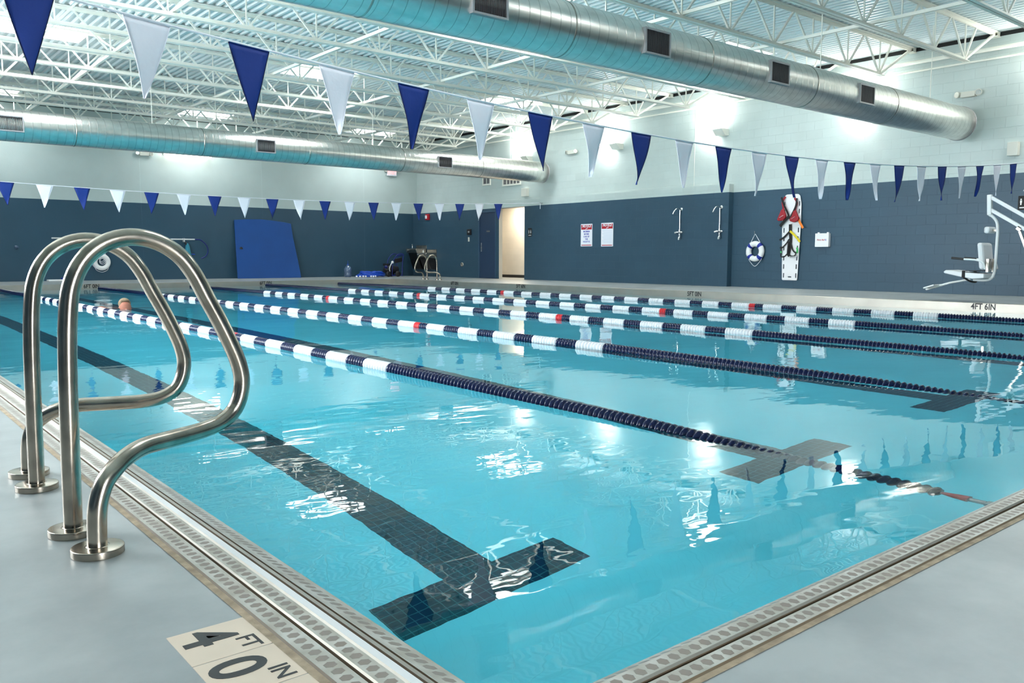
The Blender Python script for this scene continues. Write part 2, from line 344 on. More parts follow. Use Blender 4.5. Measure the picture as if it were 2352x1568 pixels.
def smooth(pts, n=8):
    P = [Vector(p) for p in pts]; out = []
    for i in range(len(P)-1):
        a, b, c, d = P[max(i-1, 0)], P[i], P[i+1], P[min(i+2, len(P)-1)]
        for k in range(n):
            t = k/n; out.append(.5*((2*b)+(c-a)*t+(2*a-5*b+4*c-d)*t*t+(3*b-a-3*c+d)*t**3))
    return out+[P[-1]]
DG = bpy.context.evaluated_depsgraph_get
def text_obj(name, body, size, m, origin, xdir, ydir, parent=None, off=0.0, ext=0.001, align='CENTER', shear=0, sx=1.0):
    """lettering as a mesh lying in the plane xdir-ydir at origin (world)"""
    c = bpy.data.curves.new('t', 'FONT'); c.body = body; c.size = size; c.align_x = align; c.align_y = 'CENTER'; c.offset = off; c.extrude = ext; c.shear = shear; c.resolution_u = 6
    tmp = bpy.data.objects.new('t', c); COL.objects.link(tmp); dg = DG(); dg.update()
    me = bpy.data.meshes.new_from_object(tmp.evaluated_get(dg)); bpy.data.objects.remove(tmp); bpy.data.curves.remove(c)
    x, y = Vector(xdir), Vector(ydir); z = x.cross(y)
    mw = Matrix((x*sx, y, z)).transposed().to_4x4(); o0 = wloc(parent) if parent else Vector((0, 0, 0))
    mw.translation = Vector(origin)-o0
    me.transform(mw); me.materials.clear(); me.materials.append(m)
    o = bpy.data.objects.new(name, me); COL.objects.link(o); o['wloc'] = tuple(o0)
    if parent: o.parent = parent
    return o
def shape2d(name, loops, depth, m, origin, xdir, ydir, parent, bevel=0.004):
    """flat plate with holes: loops of (x, y), the first the outline"""
    c = bpy.data.curves.new('s', 'CURVE'); c.dimensions = '2D'; c.fill_mode = 'BOTH'; c.extrude = max(depth/2-bevel, 0.0005); c.bevel_depth = bevel; c.bevel_resolution = 2
    for lp in loops:
        sp = c.splines.new('POLY'); sp.points.add(len(lp)-1); sp.use_cyclic_u = True
        for p, q in zip(sp.points, lp): p.co = (q[0], q[1], 0, 1)
    tmp = bpy.data.objects.new('s', c); COL.objects.link(tmp); dg = DG(); dg.update()
    me = bpy.data.meshes.new_from_object(tmp.evaluated_get(dg)); bpy.data.objects.remove(tmp); bpy.data.curves.remove(c)
    x, y = Vector(xdir), Vector(ydir); mw = Matrix((x, y, x.cross(y))).transposed().to_4x4(); mw.translation = Vector(origin)-(wloc(parent) if parent else Vector((0, 0, 0)))
    me.transform(mw); me.materials.clear(); me.materials.append(m)
    o = bpy.data.objects.new(name, me); COL.objects.link(o); o['wloc'] = tuple(wloc(parent)) if parent else (0, 0, 0)
    if parent: o.parent = parent
    return o
def rrect(cx, cy, w, h, r, n=5):
    out = []
    for qx, qy, a in ((1, 1, 0), (-1, 1, 90), (-1, -1, 180), (1, -1, 270)):
        for k in range(n+1):
            t = math.radians(a+90*k/n); out.append((cx+qx*(w/2-r)+r*math.cos(t), cy+qy*(h/2-r)+r*math.sin(t)))
    return out
def copy_to(o, parent, loc=None):
    c = o.copy(); COL.objects.link(c); c.parent = parent
    if loc is not None: c.location = loc
    return c
ORD = ['first', 'second', 'third', 'fourth', 'fifth', 'sixth', 'seventh', 'eighth', 'ninth', 'tenth', 'eleventh', 'twelfth', 'thirteenth', 'fourteenth', 'fifteenth', 'sixteenth', 'seventeenth', 'eighteenth']
def light(name, kind, loc, energy, col=(1, 1, 1), size=0.3, sy=None, rot=(0, 0, 0), parent=None, spread=None):
    l = bpy.data.lights.new(name, kind); l.energy = energy; l.color = col
    if kind == 'AREA':
        l.size = size
        if sy: l.shape = 'RECTANGLE'; l.size_y = sy
        if spread: l.spread = spread
    elif kind == 'POINT': l.shadow_soft_size = size
    o = bpy.data.objects.new(name, l); COL.objects.link(o); o.rotation_euler = rot; o.location = loc
    if parent: o.parent = parent; o.location = Vector(loc)-wloc(parent)
    return o

# ------------------------------------------------------------------ dimensions
PX0, PX1, PY0, PY1 = 0.858, 14.66, 1.025, 23.97      # pool basin, inner walls
WZ = -0.13                                          # water level
WL, WN, WF, XR, XL = -2.3, -2.5, 27.5, 17.9, 17.72  # room walls
YJ = 12.95                                          # wall thickens beyond this
RZ, DZ = 5.0, 5.08                                  # wall top, roof deck underside
def floor_z(y): return -1.43-0.61*(y-PY0)/(PY1-PY0)

# ------------------------------------------------------------------ setting
b = MB()
gx0, gx1, gy0, gy1 = PX0-0.232, PX1+0.10, PY0-0.163, PY1+0.10
b.box(WL-.2, gx0, WN-.2, WF+.2, -.25, 0); b.box(gx1, 19.4, WN-.2, WF+.2, -.25, 0); b.box(gx0, gx1, WN-.2, gy0, -.25, 0); b.box(gx0, gx1, gy1, WF+.2, -.25, 0)
struct(b.build('floor', mDeck))
# pool basin with lane marks let into its floor
xs = [PX0]; marks = []
for i in range(6):
    c = 2.12+2.29*i; marks.append(c)
b = MB()
ymk0, ymk1 = 2.61, PY1-1.52
xl = sorted({PX0, PX1} | {c+d for c in marks for d in (-.5, -.13, .13, .5) if PX0 < c+d < PX1})
yl = [PY0, ymk0, ymk0+.26]+[ymk0+.26+(ymk1-.52-ymk0)*k/12 for k in range(1, 12)]+[ymk1-.26, ymk1, PY1]
for i in range(len(xl)-1):
    for j in range(len(yl)-1):
        cx, cyy = (xl[i]+xl[i+1])/2, (yl[j]+yl[j+1])/2; mk = 0
        for c in marks:
            if abs(cx-c) < .13 and ymk0 < cyy < ymk1: mk = 1
            if abs(cx-c) < .5 and (ymk0 < cyy < ymk0+.26 or ymk1-.26 < cyy < ymk1): mk = 1
        q = [(xl[i], yl[j]), (xl[i+1], yl[j]), (xl[i+1], yl[j+1]), (xl[i], yl[j+1])]
        b.quad(*[(x, y, floor_z(y)) for x, y in q], mi=mk)
za, zb = floor_z(PY0), floor_z(PY1)
b.quad((PX0, PY0, za), (PX0, PY1, zb), (PX0, PY1, -.45), (PX0, PY0, -.45)); b.quad((PX1, PY1, zb), (PX1, PY0, za), (PX1, PY0, -.45), (PX1, PY1, -.45))
b.quad((PX1, PY0, za), (PX0, PY0, za), (PX0, PY0, -.45), (PX1, PY0, -.45)); b.quad((PX0, PY1, zb), (PX1, PY1, zb), (PX1, PY1, -.45), (PX0, PY1, -.45))
struct(b.build('pool_basin_floor', [mFloorP, mMark]))
# water
b = MB(); e = 0.03
b.box(PX0-e, PX1+e, PY0-e, PY1+e, -2.3, WZ)
struct(b.build('pool_water', mWater))
# gutters: profile (u outward from the inner wall, z, material), u = 0 at the pool wall
PITCH = 0.0305
def gutter(name, axis, sgn, inner, s0, s1, prof):
    """prof: list of (u0, z0, u1, z1, material index, hex)"""
    b = MB()
    for u0, z0, u1, z1, mi, hx in prof:
        def P(s, u, z):
            c = inner+sgn*u
            return (c, s, z) if axis == 'y' else (s, c, z)
        a = [P(s0, u0, z0), P(s1, u0, z0), P(s1, u1, z1), P(s0, u1, z1)]
        hw = 0.78 if hx == 2 else math.hypot(u1-u0, z1-z0)/PITCH/2*0.9
        b.quad(*a, mi=mi, uv=[(s0/PITCH, -hw), (s1/PITCH, -hw), (s1/PITCH, hw), (s0/PITCH, hw)] if hx else [(0, 9)]*4)
    o = b.build(name, [mHex, mGut, mBrown, mWhiteStrip, mTan, mEdge]); return struct(o)
SO = -.072
gutter('trim_1', 'y', -1, PX0, gy0-.1, PY1, [
    (0, -.45, 0, -.034, 1, 0), (0, -.034, .004, -.03, 1, 0), (.004, -.03, .064, -.008, 0, 2)]+[(a+SO, z, c+SO, d, m, h) for a, z, c, d, m, h in [(.136, -.008, .14, -.006, 1, 0), (.14, -.006, .143, -.03, 2, 0), (.143, -.03, .150, -.03, 2, 0), (.150, -.03, .151, .0, 2, 0), (.151, .0, .161, .001, 5, 0), (.161, .001, .163, -.008, 2, 0), (.163, -.008, .166, -.008, 2, 0), (.166, -.008, .167, .001, 2, 0),
    (.167, .001, .186, .003, 3, 0), (.186, .003, .190, .0, 5, 0), (.190, .0, .226, .0, 0, 1), (.226, 0, .229, .003, 5, 0), (.229, .003, .233, .0, 5, 0), (.233, 0, .234, -.02, 2, 0), (.234, -.02, .239, -.02, 2, 0), (.239, -.02, .24, .0, 2, 0),
    (.24, .0, .282, .0, 0, 1), (.282, 0, .286, .004, 5, 0), (.286, .004, .29, .001, 2, 0), (.29, .001, .307, .0015, 4, 0)]])
SO = -.065
gutter('trim_2', 'x', -1, PY0, gx0-.1, PX1, [
    (0, -.45, 0, -.034, 1, 0), (0, -.034, .004, -.03, 1, 0), (.004, -.03, .052, -.004, 0, 2)]+[(a+SO, z, c+SO, d, m, h) for a, z, c, d, m, h in [(.117, -.004, .12, .001, 1, 0), (.12, .001, .156, .001, 0, 1), (.156, .001, .160, .005, 5, 0), (.160, .005, .164, .001, 5, 0), (.164, .001, .165, -.02, 2, 0), (.165, -.02, .171, -.02, 2, 0), (.171, -.02, .172, .001, 2, 0),
    (.172, .001, .208, .001, 0, 1), (.208, .001, .212, .004, 5, 0), (.212, .004, .216, .001, 2, 0), (.216, .001, .231, .0015, 4, 0)]])
far_prof = [(0, -.45, 0, -.004, 5, 0), (0, -.004, .006, .002, 5, 0), (.006, .002, .085, .002, 5, 0), (.085, .002, .1, .0015, 4, 0), (.1, .0015, .1, -.2, 4, 0)]
gutter('trim_3', 'y', 1, PX1, PY0-.1, PY1+.1, far_prof)
gutter('trim_4', 'x', 1, PY1, PX0-.1, PX1+.1, far_prof)
# depth writing on the steel face
def depth_mark(body, p, xd, label):
    o = text_obj('depth_marking', body, 0.138, mBlackText, p, xd, (0, 0, 1), None, off=0.0035, ext=0.0006, sx=0.82)
    tag(o, label, 'lettering')
for body, y, lab in (('6FT 0IN', 20.5, 'black 6FT 0IN depth lettering on the steel edge below the small ladder rails'), ('5FT 6IN', 17.42, 'black 5FT 6IN depth lettering on the steel pool edge facing the corridor opening'),
                     ('5FT 0IN', 11.55, 'black 5FT 0IN depth lettering on the steel edge by the showers'), ('4FT 6IN', 5.66, 'black 4FT 6IN depth lettering on the steel edge below the pool lift')):
    depth_mark(body, (PX1-.0015, y, -.062), (0, -1, 0), lab)
for body, x, lab in (('6FT 0IN', 5.47, 'black 6FT 0IN depth lettering on the steel edge beyond the swimmer'), ('6FT 0IN', 10.24, 'black 6FT 0IN depth lettering on the steel edge below the blue foam mat')):
    depth_mark(body, (x, PY1-.0015, -.062), (1, 0, 0), lab)

# walls
b = MB(); OY0, OY1 = 20.88, 22.22; DY0, DY1 = 22.36, 23.34
b.box(XR, XR+.2, WN, YJ, 0, RZ)
b.box(XR, XR+.2, YJ, WF, 2.36, RZ); b.box(XL, XR, YJ, WF, 2.36, 2.57)
b.box(XL, XR+.2, YJ, OY0, 0, 2.36); b.box(XL, XL+.15, OY1, DY0, 0, 2.36); b.box(XL, XR+.2, DY1, WF, 0, 2.36); b.box(XL, XL+.18, DY0, DY1, 2.3, 2.36)
struct(b.build('wall_right', mWallR))
b = MB(); b.box(WL-.2, XR+.2, WF, WF+.2, 0, RZ); struct(b.build('wall_far', mWallF))
b = MB(); WINS = [(.25, 1.35, .05, 2.15)]; xw = WL-.2
for x0, x1, z0, z1 in WINS:
    b.box(xw, x0, WN-.2, WN, 0, RZ); b.box(x0, x1, WN-.2, WN, 0, z0); b.box(x0, x1, WN-.2, WN, z1, RZ); xw = x1
b.box(xw, XR+.2, WN-.2, WN, 0, RZ); struct(b.build('wall_near', mWallN))
mPane = emis('window_daylight', (.90, .96, 1.0), WIN_E)
for i, (x0, x1, z0, z1) in enumerate(WINS):
    c = MB(); c.box(x0, x1, WN-.14, WN-.12, z0, z1); wn = struct(c.build(f'window_{i+1}', mPane))
    c = MB(); f = .05
    c.box(x0, x0+f, WN-.119, WN-.03, z0, z1); c.box(x1-f, x1, WN-.119, WN-.03, z0, z1); c.box(x0+f, x1-f, WN-.119, WN-.03, z0, z0+f); c.box(x0+f, x1-f, WN-.119, WN-.03, z1-f, z1)
    c.build('window_frame', mDoorFrame, wn)
b = MB(); yw = WN; LW = [(5.0, 7.4), (8.2, 10.6), (11.4, 13.8), (14.6, 17.0)]  # unseen windows, added to light the room from the left
for y0, y1 in LW:
    b.box(WL-.2, WL, yw, y0, 0, RZ); b.box(WL-.2, WL, y0, y1, 0, 1.1); b.box(WL-.2, WL, y0, y1, 4.1, RZ); yw = y1
b.box(WL-.2, WL, yw, WF, 0, RZ); struct(b.build('wall_left', mWallR))
for i, (y0, y1) in enumerate(LW):
    c = MB(); c.box(WL-.14, WL-.12, y0, y1, 1.1, 4.1); wn = struct(c.build(f'window_{i+2}', mPane))
    c = MB(); f = .05; xa_, xb_ = WL-.119, WL-.03
    c.box(xa_, xb_, y0, y0+f, 1.1, 4.1); c.box(xa_, xb_, y1-f, y1, 1.1, 4.1); c.box(xa_, xb_, y0+f, y1-f, 1.1, 1.1+f); c.box(xa_, xb_, y0+f, y1-f, 4.1-f, 4.1)
    c.box(xa_, xb_, (y0+y1)/2-.03, (y0+y1)/2+.03, 1.1+f, 4.1-f); c.build('window_frame', mDoorFrame, wn)
# corridor behind the opening
b = MB(); b.box(19.15, 19.3, 19.2, 24.2, 0, 2.7); b.box(XR+.2, 19.2, 19.2, 19.35, 0, 2.7); b.box(XR+.2, 19.2, 24.05, 24.2, 0, 2.7); b.box(XR+.2, 19.3, 19.2, 24.2, 2.62, 2.75)
struct(b.build('wall_corridor', wall_mat('corridor_block', True, 'y', z_split=-5, dark=LIGHTP)))
bpy.data.materials['corridor_block'].node_tree.nodes['Mix'].inputs['B'].default_value = (0.72, 0.66, 0.56, 1)
b = MB(); b.box(19.13, 19.15, 19.3, 24.1, 0, .1); struct(b.build('baseboard_corridor', mBlackTrim))
b = MB(); b.box(XL+.012, XL+.15, OY1-.012, OY1, 0, 2.36); struct(b.build('trim_7', mCorr))
light('corridor_lamp', 'AREA', (18.6, 22.4, 2.6), 28, (1, .88, .72), 0.6)
b = MB()
b.box(XR+.02, XR+.2, WN, WF, RZ, DZ); b.box(WL-.2, WL-.02, WN, WF, RZ, DZ)
struct(b.build('trim_5', mBlackTrim))
b = MB(); b.box(WL-.2, XR+.2, WF+.02, WF+.2, RZ, DZ); b.box(WL-.2, XR+.2, WN-.2, WN-.02, RZ, DZ); struct(b.build('trim_6', mBlackTrim))
# roof deck with skylight openings
SKX = [3.6, 9.4, 15.25, -1.0]; SKX = [3.6, 9.4, 15.25]; SKY = [3.75, 11.35, 18.65, 26.1]; SW, SD = 0.8, 0.68
b = MB()
def flutes(x0, x1, y0, y1):
    p = 0.1524; k0, k1 = math.ceil(x0/p), math.floor(x1/p)
    pts = [(x0, DZ)]
    for k in range(k0, k1+1):
        for dx, z in ((0, DZ), (.045, DZ), (.065, DZ+.038), (.13, DZ+.038)):
            x = k*p+dx
            if x0 < x < x1: pts.append((x, z))
    pts.append((x1, DZ))
    v = [(x, y0, z) for x, z in pts]+[(x, y1, z) for x, z in pts]; n = len(pts)
    b.add(v, [(i, n+i, n+i+1, i+1) for i in range(n-1)])
ye = [WN-.2]+[v for y in SKY for v in (y-SD, y+SD)]+[WF+.2]
for j in range(len(ye)-1):
    if j % 2 == 0: flutes(WL-.2, XR+.2, ye[j], ye[j+1])
    else:
        xe = [WL-.2]+[v for x in SKX for v in (x-SW, x+SW)]+[XR+.2]
        for i in range(0, len(xe), 2): flutes(xe[i], xe[i+1], ye[j], ye[j+1])
b.quad((WL-.3, WN-.3, DZ+.1), (WL-.3, WF+.3, DZ+.1), (XR+.3, WF+.3, DZ+.1), (XR+.3, WN-.3, DZ+.1), mi=0)
b.f.pop(); b.m.pop(); b.sm.pop()
struct(b.build('ceiling', mCeil))
rown = ['over the shallow end', 'across the shallow half', 'over the deep half', 'by the far mat wall']
coln = ['above the ladder rails', 'above the middle lanes', 'above the shower side']
for j, y in enumerate(SKY):
    for i, x in enumerate(SKX):
        t = thing('skylight', f'white framed domed skylight {rown[j]}, {coln[i]}', 'skylight', (x, y, DZ), 'roof skylights')
        c = MB(); z0, z1 = DZ-.01, DZ+.36
        for sx in (-1, 1): c.box(x+sx*SW-.02, x+sx*SW+.02, y-SD-.02, y+SD+.02, z0, z1)
        for sy in (-1, 1): c.box(x-SW+.02, x+SW-.02, y+sy*SD-.02, y+sy*SD+.02, z0, z1)
        c.build('curb', mCurb, t)
        c = MB(); n = 8; vv = []
        for q in range(n+1):
            for p in range(n+1):
                u, v = p/n*2-1, q/n*2-1
                vv.append((x+u*SW, y+v*SD, z1-.02+.2*(1-u**4)*(1-v**4)))
        c.add(vv, [(q*(n+1)+p, q*(n+1)+p+1, (q+1)*(n+1)+p+1, (q+1)*(n+1)+p) for q in range(n) for p in range(n)], 0, True)
        c.build('dome', mSky, t)
        c = MB(); c.box(x-SW+.02, x+SW-.02, y-.012, y+.012, z1-.05, z1-.025); c.box(x-.012, x+.012, y-SD+.02, y+SD-.02, z1-.05, z1-.025)
        c.build('bar_frame', mVentF, t)

# ------------------------------------------------------------------ roof joists
JY = [6.95+1.612*i for i in range(-3, 13)]
BZ, TZ = 4.345, 5.02
nodes = [16.5-1.22*k for k in range(15)]            # bottom chord nodes, down to about -0.6
xa = nodes[-1]
proto = {}
for k, y in enumerate(JY):
    o = ORD[len(JY)-1-k]
    t = thing('roof_joist', f'white open-web steel roof joist, {o} from the wall with the blue mat', 'roof joist', (0, y, BZ), 'white steel roof joists')
    if not proto:
        c = MB()
        for s in (-1, 1): c.box(WL+.02, XR-.02, y+s*.035-.028, y+s*.035+.028, TZ+.03, TZ+.05); c.box(WL+.02, XR-.02, y+s*.012-.004, y+s*.012+.004, TZ-.02, TZ+.04)
        proto['top_chord'] = c.build('top_chord', mWhite, t)
        c = MB()
        for s in (-1, 1): c.box(xa-.1, 16.6, y+s*.035-.028, y+s*.035+.028, BZ-.004, BZ+.006); c.box(xa-.1, 16.6, y+s*.012-.004, y+s*.012+.004, BZ, BZ+.06)
        proto['bottom_chord'] = c.build('bottom_chord', mWhite, t)
        c = MB()
        for i, x in enumerate(nodes):
            for s in (-.61, .61):
                if i == 0 and s > 0: continue
                c.bar((x, y, BZ+.02), (x+s, y, TZ+.02), .03, .03)
        c.bar((16.5, y, BZ+.02), (17.75, y, TZ), .045, .04); c.bar((xa, y, BZ+.02), (WL+.15, y, TZ), .045, .04)
        c.bar((16.5, y, BZ+.02), (16.95, y, TZ), .03, .03)
        proto['web_lattice'] = c.build('web_lattice', mWhite, t)
        c = MB(); c.bar((0, y, BZ+.02), (0, y, TZ+.02), .022, .022)
        proto['strut'] = c.build('strut', mWhite, t)
        c = MB(); c.box(XR-.16, XR-.005, y-.07, y+.07, TZ-.045, TZ-.03); c.box(XR-.12, XR-.02, y-.06, y-.05, TZ-.04, TZ+.03); c.box(XR-.12, XR-.02, y+.05, y+.06, TZ-.04, TZ+.03)
        proto['bearing_seat'] = c.build('bearing_seat', mWhite, t)
        proto['strut'].location.x = nodes[0]
        for x in nodes[1:]: copy_to(proto['strut'], t, (x, 0, 0))
    else:
        for n in ('top_chord', 'bottom_chord', 'web_lattice', 'bearing_seat'): copy_to(proto[n], t)
        for x in nodes: copy_to(proto['strut'], t, (x, 0, 0))
for k, x in enumerate((1.4, 4.4, 7.4, 10.42, 13.12)):
    c = MB(); c.box(x-.025, x+.025, JY[0]-.05, JY[-1]+.05, BZ+.07, BZ+.076); c.box(x-.025, x-.019, JY[0]-.05, JY[-1]+.05, BZ+.076, BZ+.12)
    tag(c.build('bridging_angle', mWhite), f'white bridging angle across the joists, {ORD[4-k]} from the wall with the showers', 'bridging angle', 'bridging angles between the joists')
# slanted bridging between joists
for k, (x, i) in enumerate(((10.42, 4), (13.12, 5), (7.4, 10), (4.4, 9), (13.12, 9))):
    c = MB(); c.bar((x+.07, JY[i]+.05, BZ+.08), (x+.07, JY[i+1]-.05, TZ-.03), .04, .035)
    tag(c.build('brace', mWhite), f'white slanted brace between two joists, {ORD[k]} along the roof from the near duct', 'brace', 'slanted joist braces')

# ------------------------------------------------------------------ ducts
def duct(y, z, r, label, vents, seams, extra):
    x1 = 17.5; t = thing('air_duct', label, 'duct', (x1, y, z))
    c = MB(); c.lathe([(r-.012, x1-.01), (r, x1-.01), (r, x1-.25)], (0, y, z), 'x', 64); c.lathe([(r-.012, x1-.01), (.001, x1-.01)], (0, y, z), 'x', 64)
    c.v = c.v; 
    c.lathe([(r, x1-.25), (r, WL)], (0, y, z), 'x', 64)
    c.build('shell', mDuct, t)
    c = MB(); c.lathe([(r, x1-.02), (r+.012, x1-.015), (r+.012, x1+.0), (r-.02, x1+.0)], (0, y, z), 'x', 64); c.build('end_collar', mVentF, t)
    for x in seams:
        c = MB(); c.lathe([(r, x-.012), (r+.006, x-.006), (r+.006, x+.006), (r, x+.012)], (0, y, z), 'x', 64); c.build('joint_band', mDarkSteel, t)
    for x in vents:
        hw, hz = .235, .155; yf = y-r-.02
        f = MB()
        for sz in (-1, 1): f.box(x-hw, x+hw, yf, yf+.1, z+sz*(hz-.012)-.012, z+sz*(hz-.012)+.012)
        for sx in (-1, 1): f.box(x+sx*(hw-.012)-.012, x+sx*(hw-.012)+.012, yf, yf+.1, z-hz+.024, z+hz-.024)
        fo = f.build('vent_frame', mVentF, t)
        g = MB(); g.box(x-hw+.02, x+hw-.02, yf+.045, yf+.05, z-hz+.02, z+hz-.02, 1)
        for i in range(22):
            xx = x-hw+.035+i*(2*hw-.07)/21; g.box(xx-.003, xx+.003, yf+.008, yf+.045, z-hz+.02, z+hz-.02)
        g.build('vent_grille', [mVent, mBlack], fo)
    for x in extra:
        c = MB(); c.bar((x, y, z+r), (x, y, TZ), .012, .012); c.build('hanger', mWhite, t)
    return t
duct(7.4, 3.365, .318, 'big round galvanised duct overhead near the pool corner, ending at the shower wall', [.35, 2.94, 5.53, 8.15, 10.8, 13.28], [1.6, 4.2, 6.78, 9.28, 11.84, 14.37], [2.2, 6.1, 12.4, 16.2])
duct(19.75, 3.345, .315, 'far round galvanised duct crossing the deep half below the roof joists', [.5, 3.1, 8.4, 13.6], [4.3, 6.95, 9.55, 12.3, 14.95], [2.2, 5.9, 11.5, 16.2])

# ------------------------------------------------------------------ lamps
def uplight(y, label, X=XR, d=-1):
    t = thing('wall_uplight', label, 'wall lamp', (X, y, 3.9), 'uplights on the shower wall' if d < 0 else 'uplights on the wall behind the ladder')
    pr = [(X, 3.79), (X+d*.16, 3.79), (X+d*.30, 3.93), (X+d*.30, 3.95), (X, 3.95)]
    c = MB(); c.prism(pr, 'y', y-.36, y-.06); c.build('housing', mWhite, t, .006)
    c = MB(); c.prism([(X, 3.81), (X+d*.15, 3.81), (X+d*.28, 3.93), (X+d*.28, 3.99), (X, 3.99)], 'y', y-.06, y+.34); c.build('diffuser', mUpl, t)
    light('uplight_lamp', 'AREA', (X+d*.24, y+.12, 4.02), UP_E, (1, .97, .92), .25, .4, (PI, 0.0, 0), t)
for y, lab in ((21.05, 'white wall uplight above the corridor opening'), (17.1, 'white wall uplight high above the notice signs'), (13.5, 'white wall uplight high above the showers'), (9.45, 'white wall uplight hidden behind the big duct'), (5.6, 'white wall uplight high above the pool lift')): uplight(y, lab)
def strip_light(x0, x1, y, z, name_label):
    t = thing('strip_light', name_label, 'lamp', ((x0+x1)/2, WF, z))
    c = MB(); c.box(x0, x1, y+.05, WF, z-.03, z+.06); c.build('housing', mWhite, t)
    c = MB(); c.tube([(x0, y+.04, z), (x1, y+.04, z)], .055, 14); c.build('diffuser', mTube, t)
strip_light(8.5, 9.95, 27.3, 3.9, 'lit tube strip light on the wall above the blue foam mat')
def emergency(y=None, x=None, z=3.93, label=''):
    if y is not None: p = Vector((XR, y, z)); n = Vector((-1, 0, 0)); a = Vector((0, -1, 0))
    else: p = Vector((x, WF, z)); n = Vector((0, -1, 0)); a = Vector((1, 0, 0))
    t = thing('emergency_light', label, 'emergency light', p); Z = Vector((0, 0, 1))
    c = MB(); c.obox(p+n*.05, a*.14, n*.05, Z*.055); c.build('housing', mBeige, t, .008)
    for s in (-1, 1):
        q = p+a*s*.19+n*.06+Z*.01; c = MB(); d = (n*.9+a*s*.35).normalized()
        c.tube([q-d*.05, q+d*.03, q+d*.05], [.045, .062, .064], 16); h = c.build('lamp_head', mBeige, t)
        c = MB(); c.tube([q+d*.05, q+d*.053], [.052, .052], 16); c.build('lamp_lens', mChrome, h)
emergency(y=18.82, z=3.9, label='twin-head emergency light between two uplights on the pale block wall')
emergency(y=7.4, z=3.97, label='twin-head emergency light above the end of the big duct')
emergency(x=7.93, z=3.86, label='twin-head emergency light on the wall beside the lit strip light')
t = thing('exit_sign', 'red EXIT sign with lamp heads high on the wall near the corner', 'exit sign', (16.77, WF, 3.86))
c = MB(); c.box(16.57, 16.97, WF-.07, WF, 3.74, 3.98); c.build('housing', mSignW, t, .006)
text_obj('lettering', 'EXIT', .2, mExit, (16.77, WF-.0715, 3.86), (1, 0, 0), (0, 0, 1), t, off=.003)
for s in (-1, 1):
    c = MB(); c.tube([(16.77+s*.26, WF-.02, 3.93), (16.77+s*.27, WF-.1, 3.92)], .05, 14); c.build('lamp_head', mBeige, t)
c = MB(); c.tube([(WL, WF-.03, 3.995), (16.55, WF-.03, 3.995)], .018, 8); tag(c.build('conduit', mWhite), 'thin pale conduit running along the wall over the strip light', 'conduit')
c = MB(); c.tube([(XR-.12, WN, 4.76), (XR-.12, WF, 4.76)], .04, 12); tag(c.build('sprinkler_pipe', mWhite), 'thick white pipe along the top of the block wall', 'pipe')
c = MB(); c.tube([(XR-.1, WN, 4.58), (XR-.1, WF, 4.58)], .02, 10)
for y in (1.5, 5.5, 9.2, 12.9, 16.9, 20.6): c.tube([(XR-.005, y, 4.58), (XR-.1, y, 4.58)], .02, 8)
tag(c.build('conduit', mWhite), 'thin white conduit on the block wall below the thick pipe', 'conduit')
c = MB(); c.tube([(XR-.004, 14.2, 4.58), (XR-.004, 14.2, 2.6)], .005, 8); tag(c.build('conduit', mWhite), 'vertical thin conduit down the wall by the uplight above the showers', 'conduit')
# ------------------------------------------------------------------ wall boxes, grilles
def wallbox(name, y0, y1, z0, z1, d, m, label, cat, x=None, bev=.008):
    x = XR if x is None else x; c = MB(); c.box(x-d, x, y0, y1, z0, z1); return tag(c.build(name, m, None, bev, loc=(x, (y0+y1)/2, z0)), label, cat)
wallbox('speaker', 20.86, 21.1, 2.69, 2.95, .14, mBeige, 'beige speaker box on the wall above the corridor opening', 'speaker')
wallbox('speaker', 6.42, 6.61, 2.69, 2.95, .12, mBeige, 'beige speaker box on the wall above the pool lift', 'speaker')
for y0, y1, z0, z1, nb, lab in ((22.87, 23.32, 3.18, 3.62, 2, 'narrow wall grille below the far duct'), (21.27, 22.22, 3.09, 3.5, 5, 'wide wall grille below the end of the far duct')):
    t = thing('wall_grille', lab, 'grille', (XR, (y0+y1)/2, z0))
    c = MB(); c.box(XR-.03, XR, y0, y1, z0, z0+.05); c.box(XR-.03, XR, y0, y1, z1-.05, z1); c.box(XR-.03, XR, y0, y0+.05, z0+.05, z1-.05); c.box(XR-.03, XR, y1-.05, y1, z0+.05, z1-.05); c.build('frame', mWhite, t)
    c = MB(); c.box(XR-.008, XR-.004, y0+.05, y1-.05, z0+.05, z1-.05, 1)
    for i in range(1, nb): yy = y0+.05+(y1-y0-.1)*i/nb; c.box(XR-.025, XR-.008, yy-.012, yy+.012, z0+.05, z1-.05)
    for i in range(12): zz = z0+.06+(z1-z0-.12)*i/11; c.box(XR-.02, XR-.008, y0+.05, y1-.05, zz-.004, zz+.004, 2)
    c.build('louvers', [mWhite, mVent, mVentF], t)
# ------------------------------------------------------------------ door, alarm, signs on the thick wall
t = thing('door_1', 'dark blue steel door beside the corridor opening', 'door', (XL, (DY0+DY1)/2, 0)); struct(t)
c = MB(); c.box(XL+.03, XL+.075, DY0+.05, DY1-.05, .01, 2.25); c.build('door_panel', mDoor, t)
c = MB(); c.box(XL-.01, XL+.09, DY0, DY0+.05, 0, 2.3); c.box(XL-.01, XL+.09, DY1-.05, DY1, 0, 2.3); c.box(XL-.01, XL+.09, DY0+.05, DY1-.05, 2.25, 2.3); c.box(XL+.09, XL+.12, DY0, DY1, 0, 2.3); c.build('door_frame', mDoorFrame, t)
c = MB(); c.box(XL+.015, XL+.03, DY1-.16, DY1-.11, .92, 1.22); c.tube([(XL+.02, DY1-.135, 1.05), (XL-.03, DY1-.135, 1.05), (XL-.035, DY1-.25, 1.05)], .011, 8); c.build('door_handle', mChrome, t)
for z in (.3, 1.12, 1.95):
    c = MB(); c.box(XL+.012, XL+.03, DY0+.055, DY0+.085, z-.06, z+.06); c.build('hinge', mChrome, t)
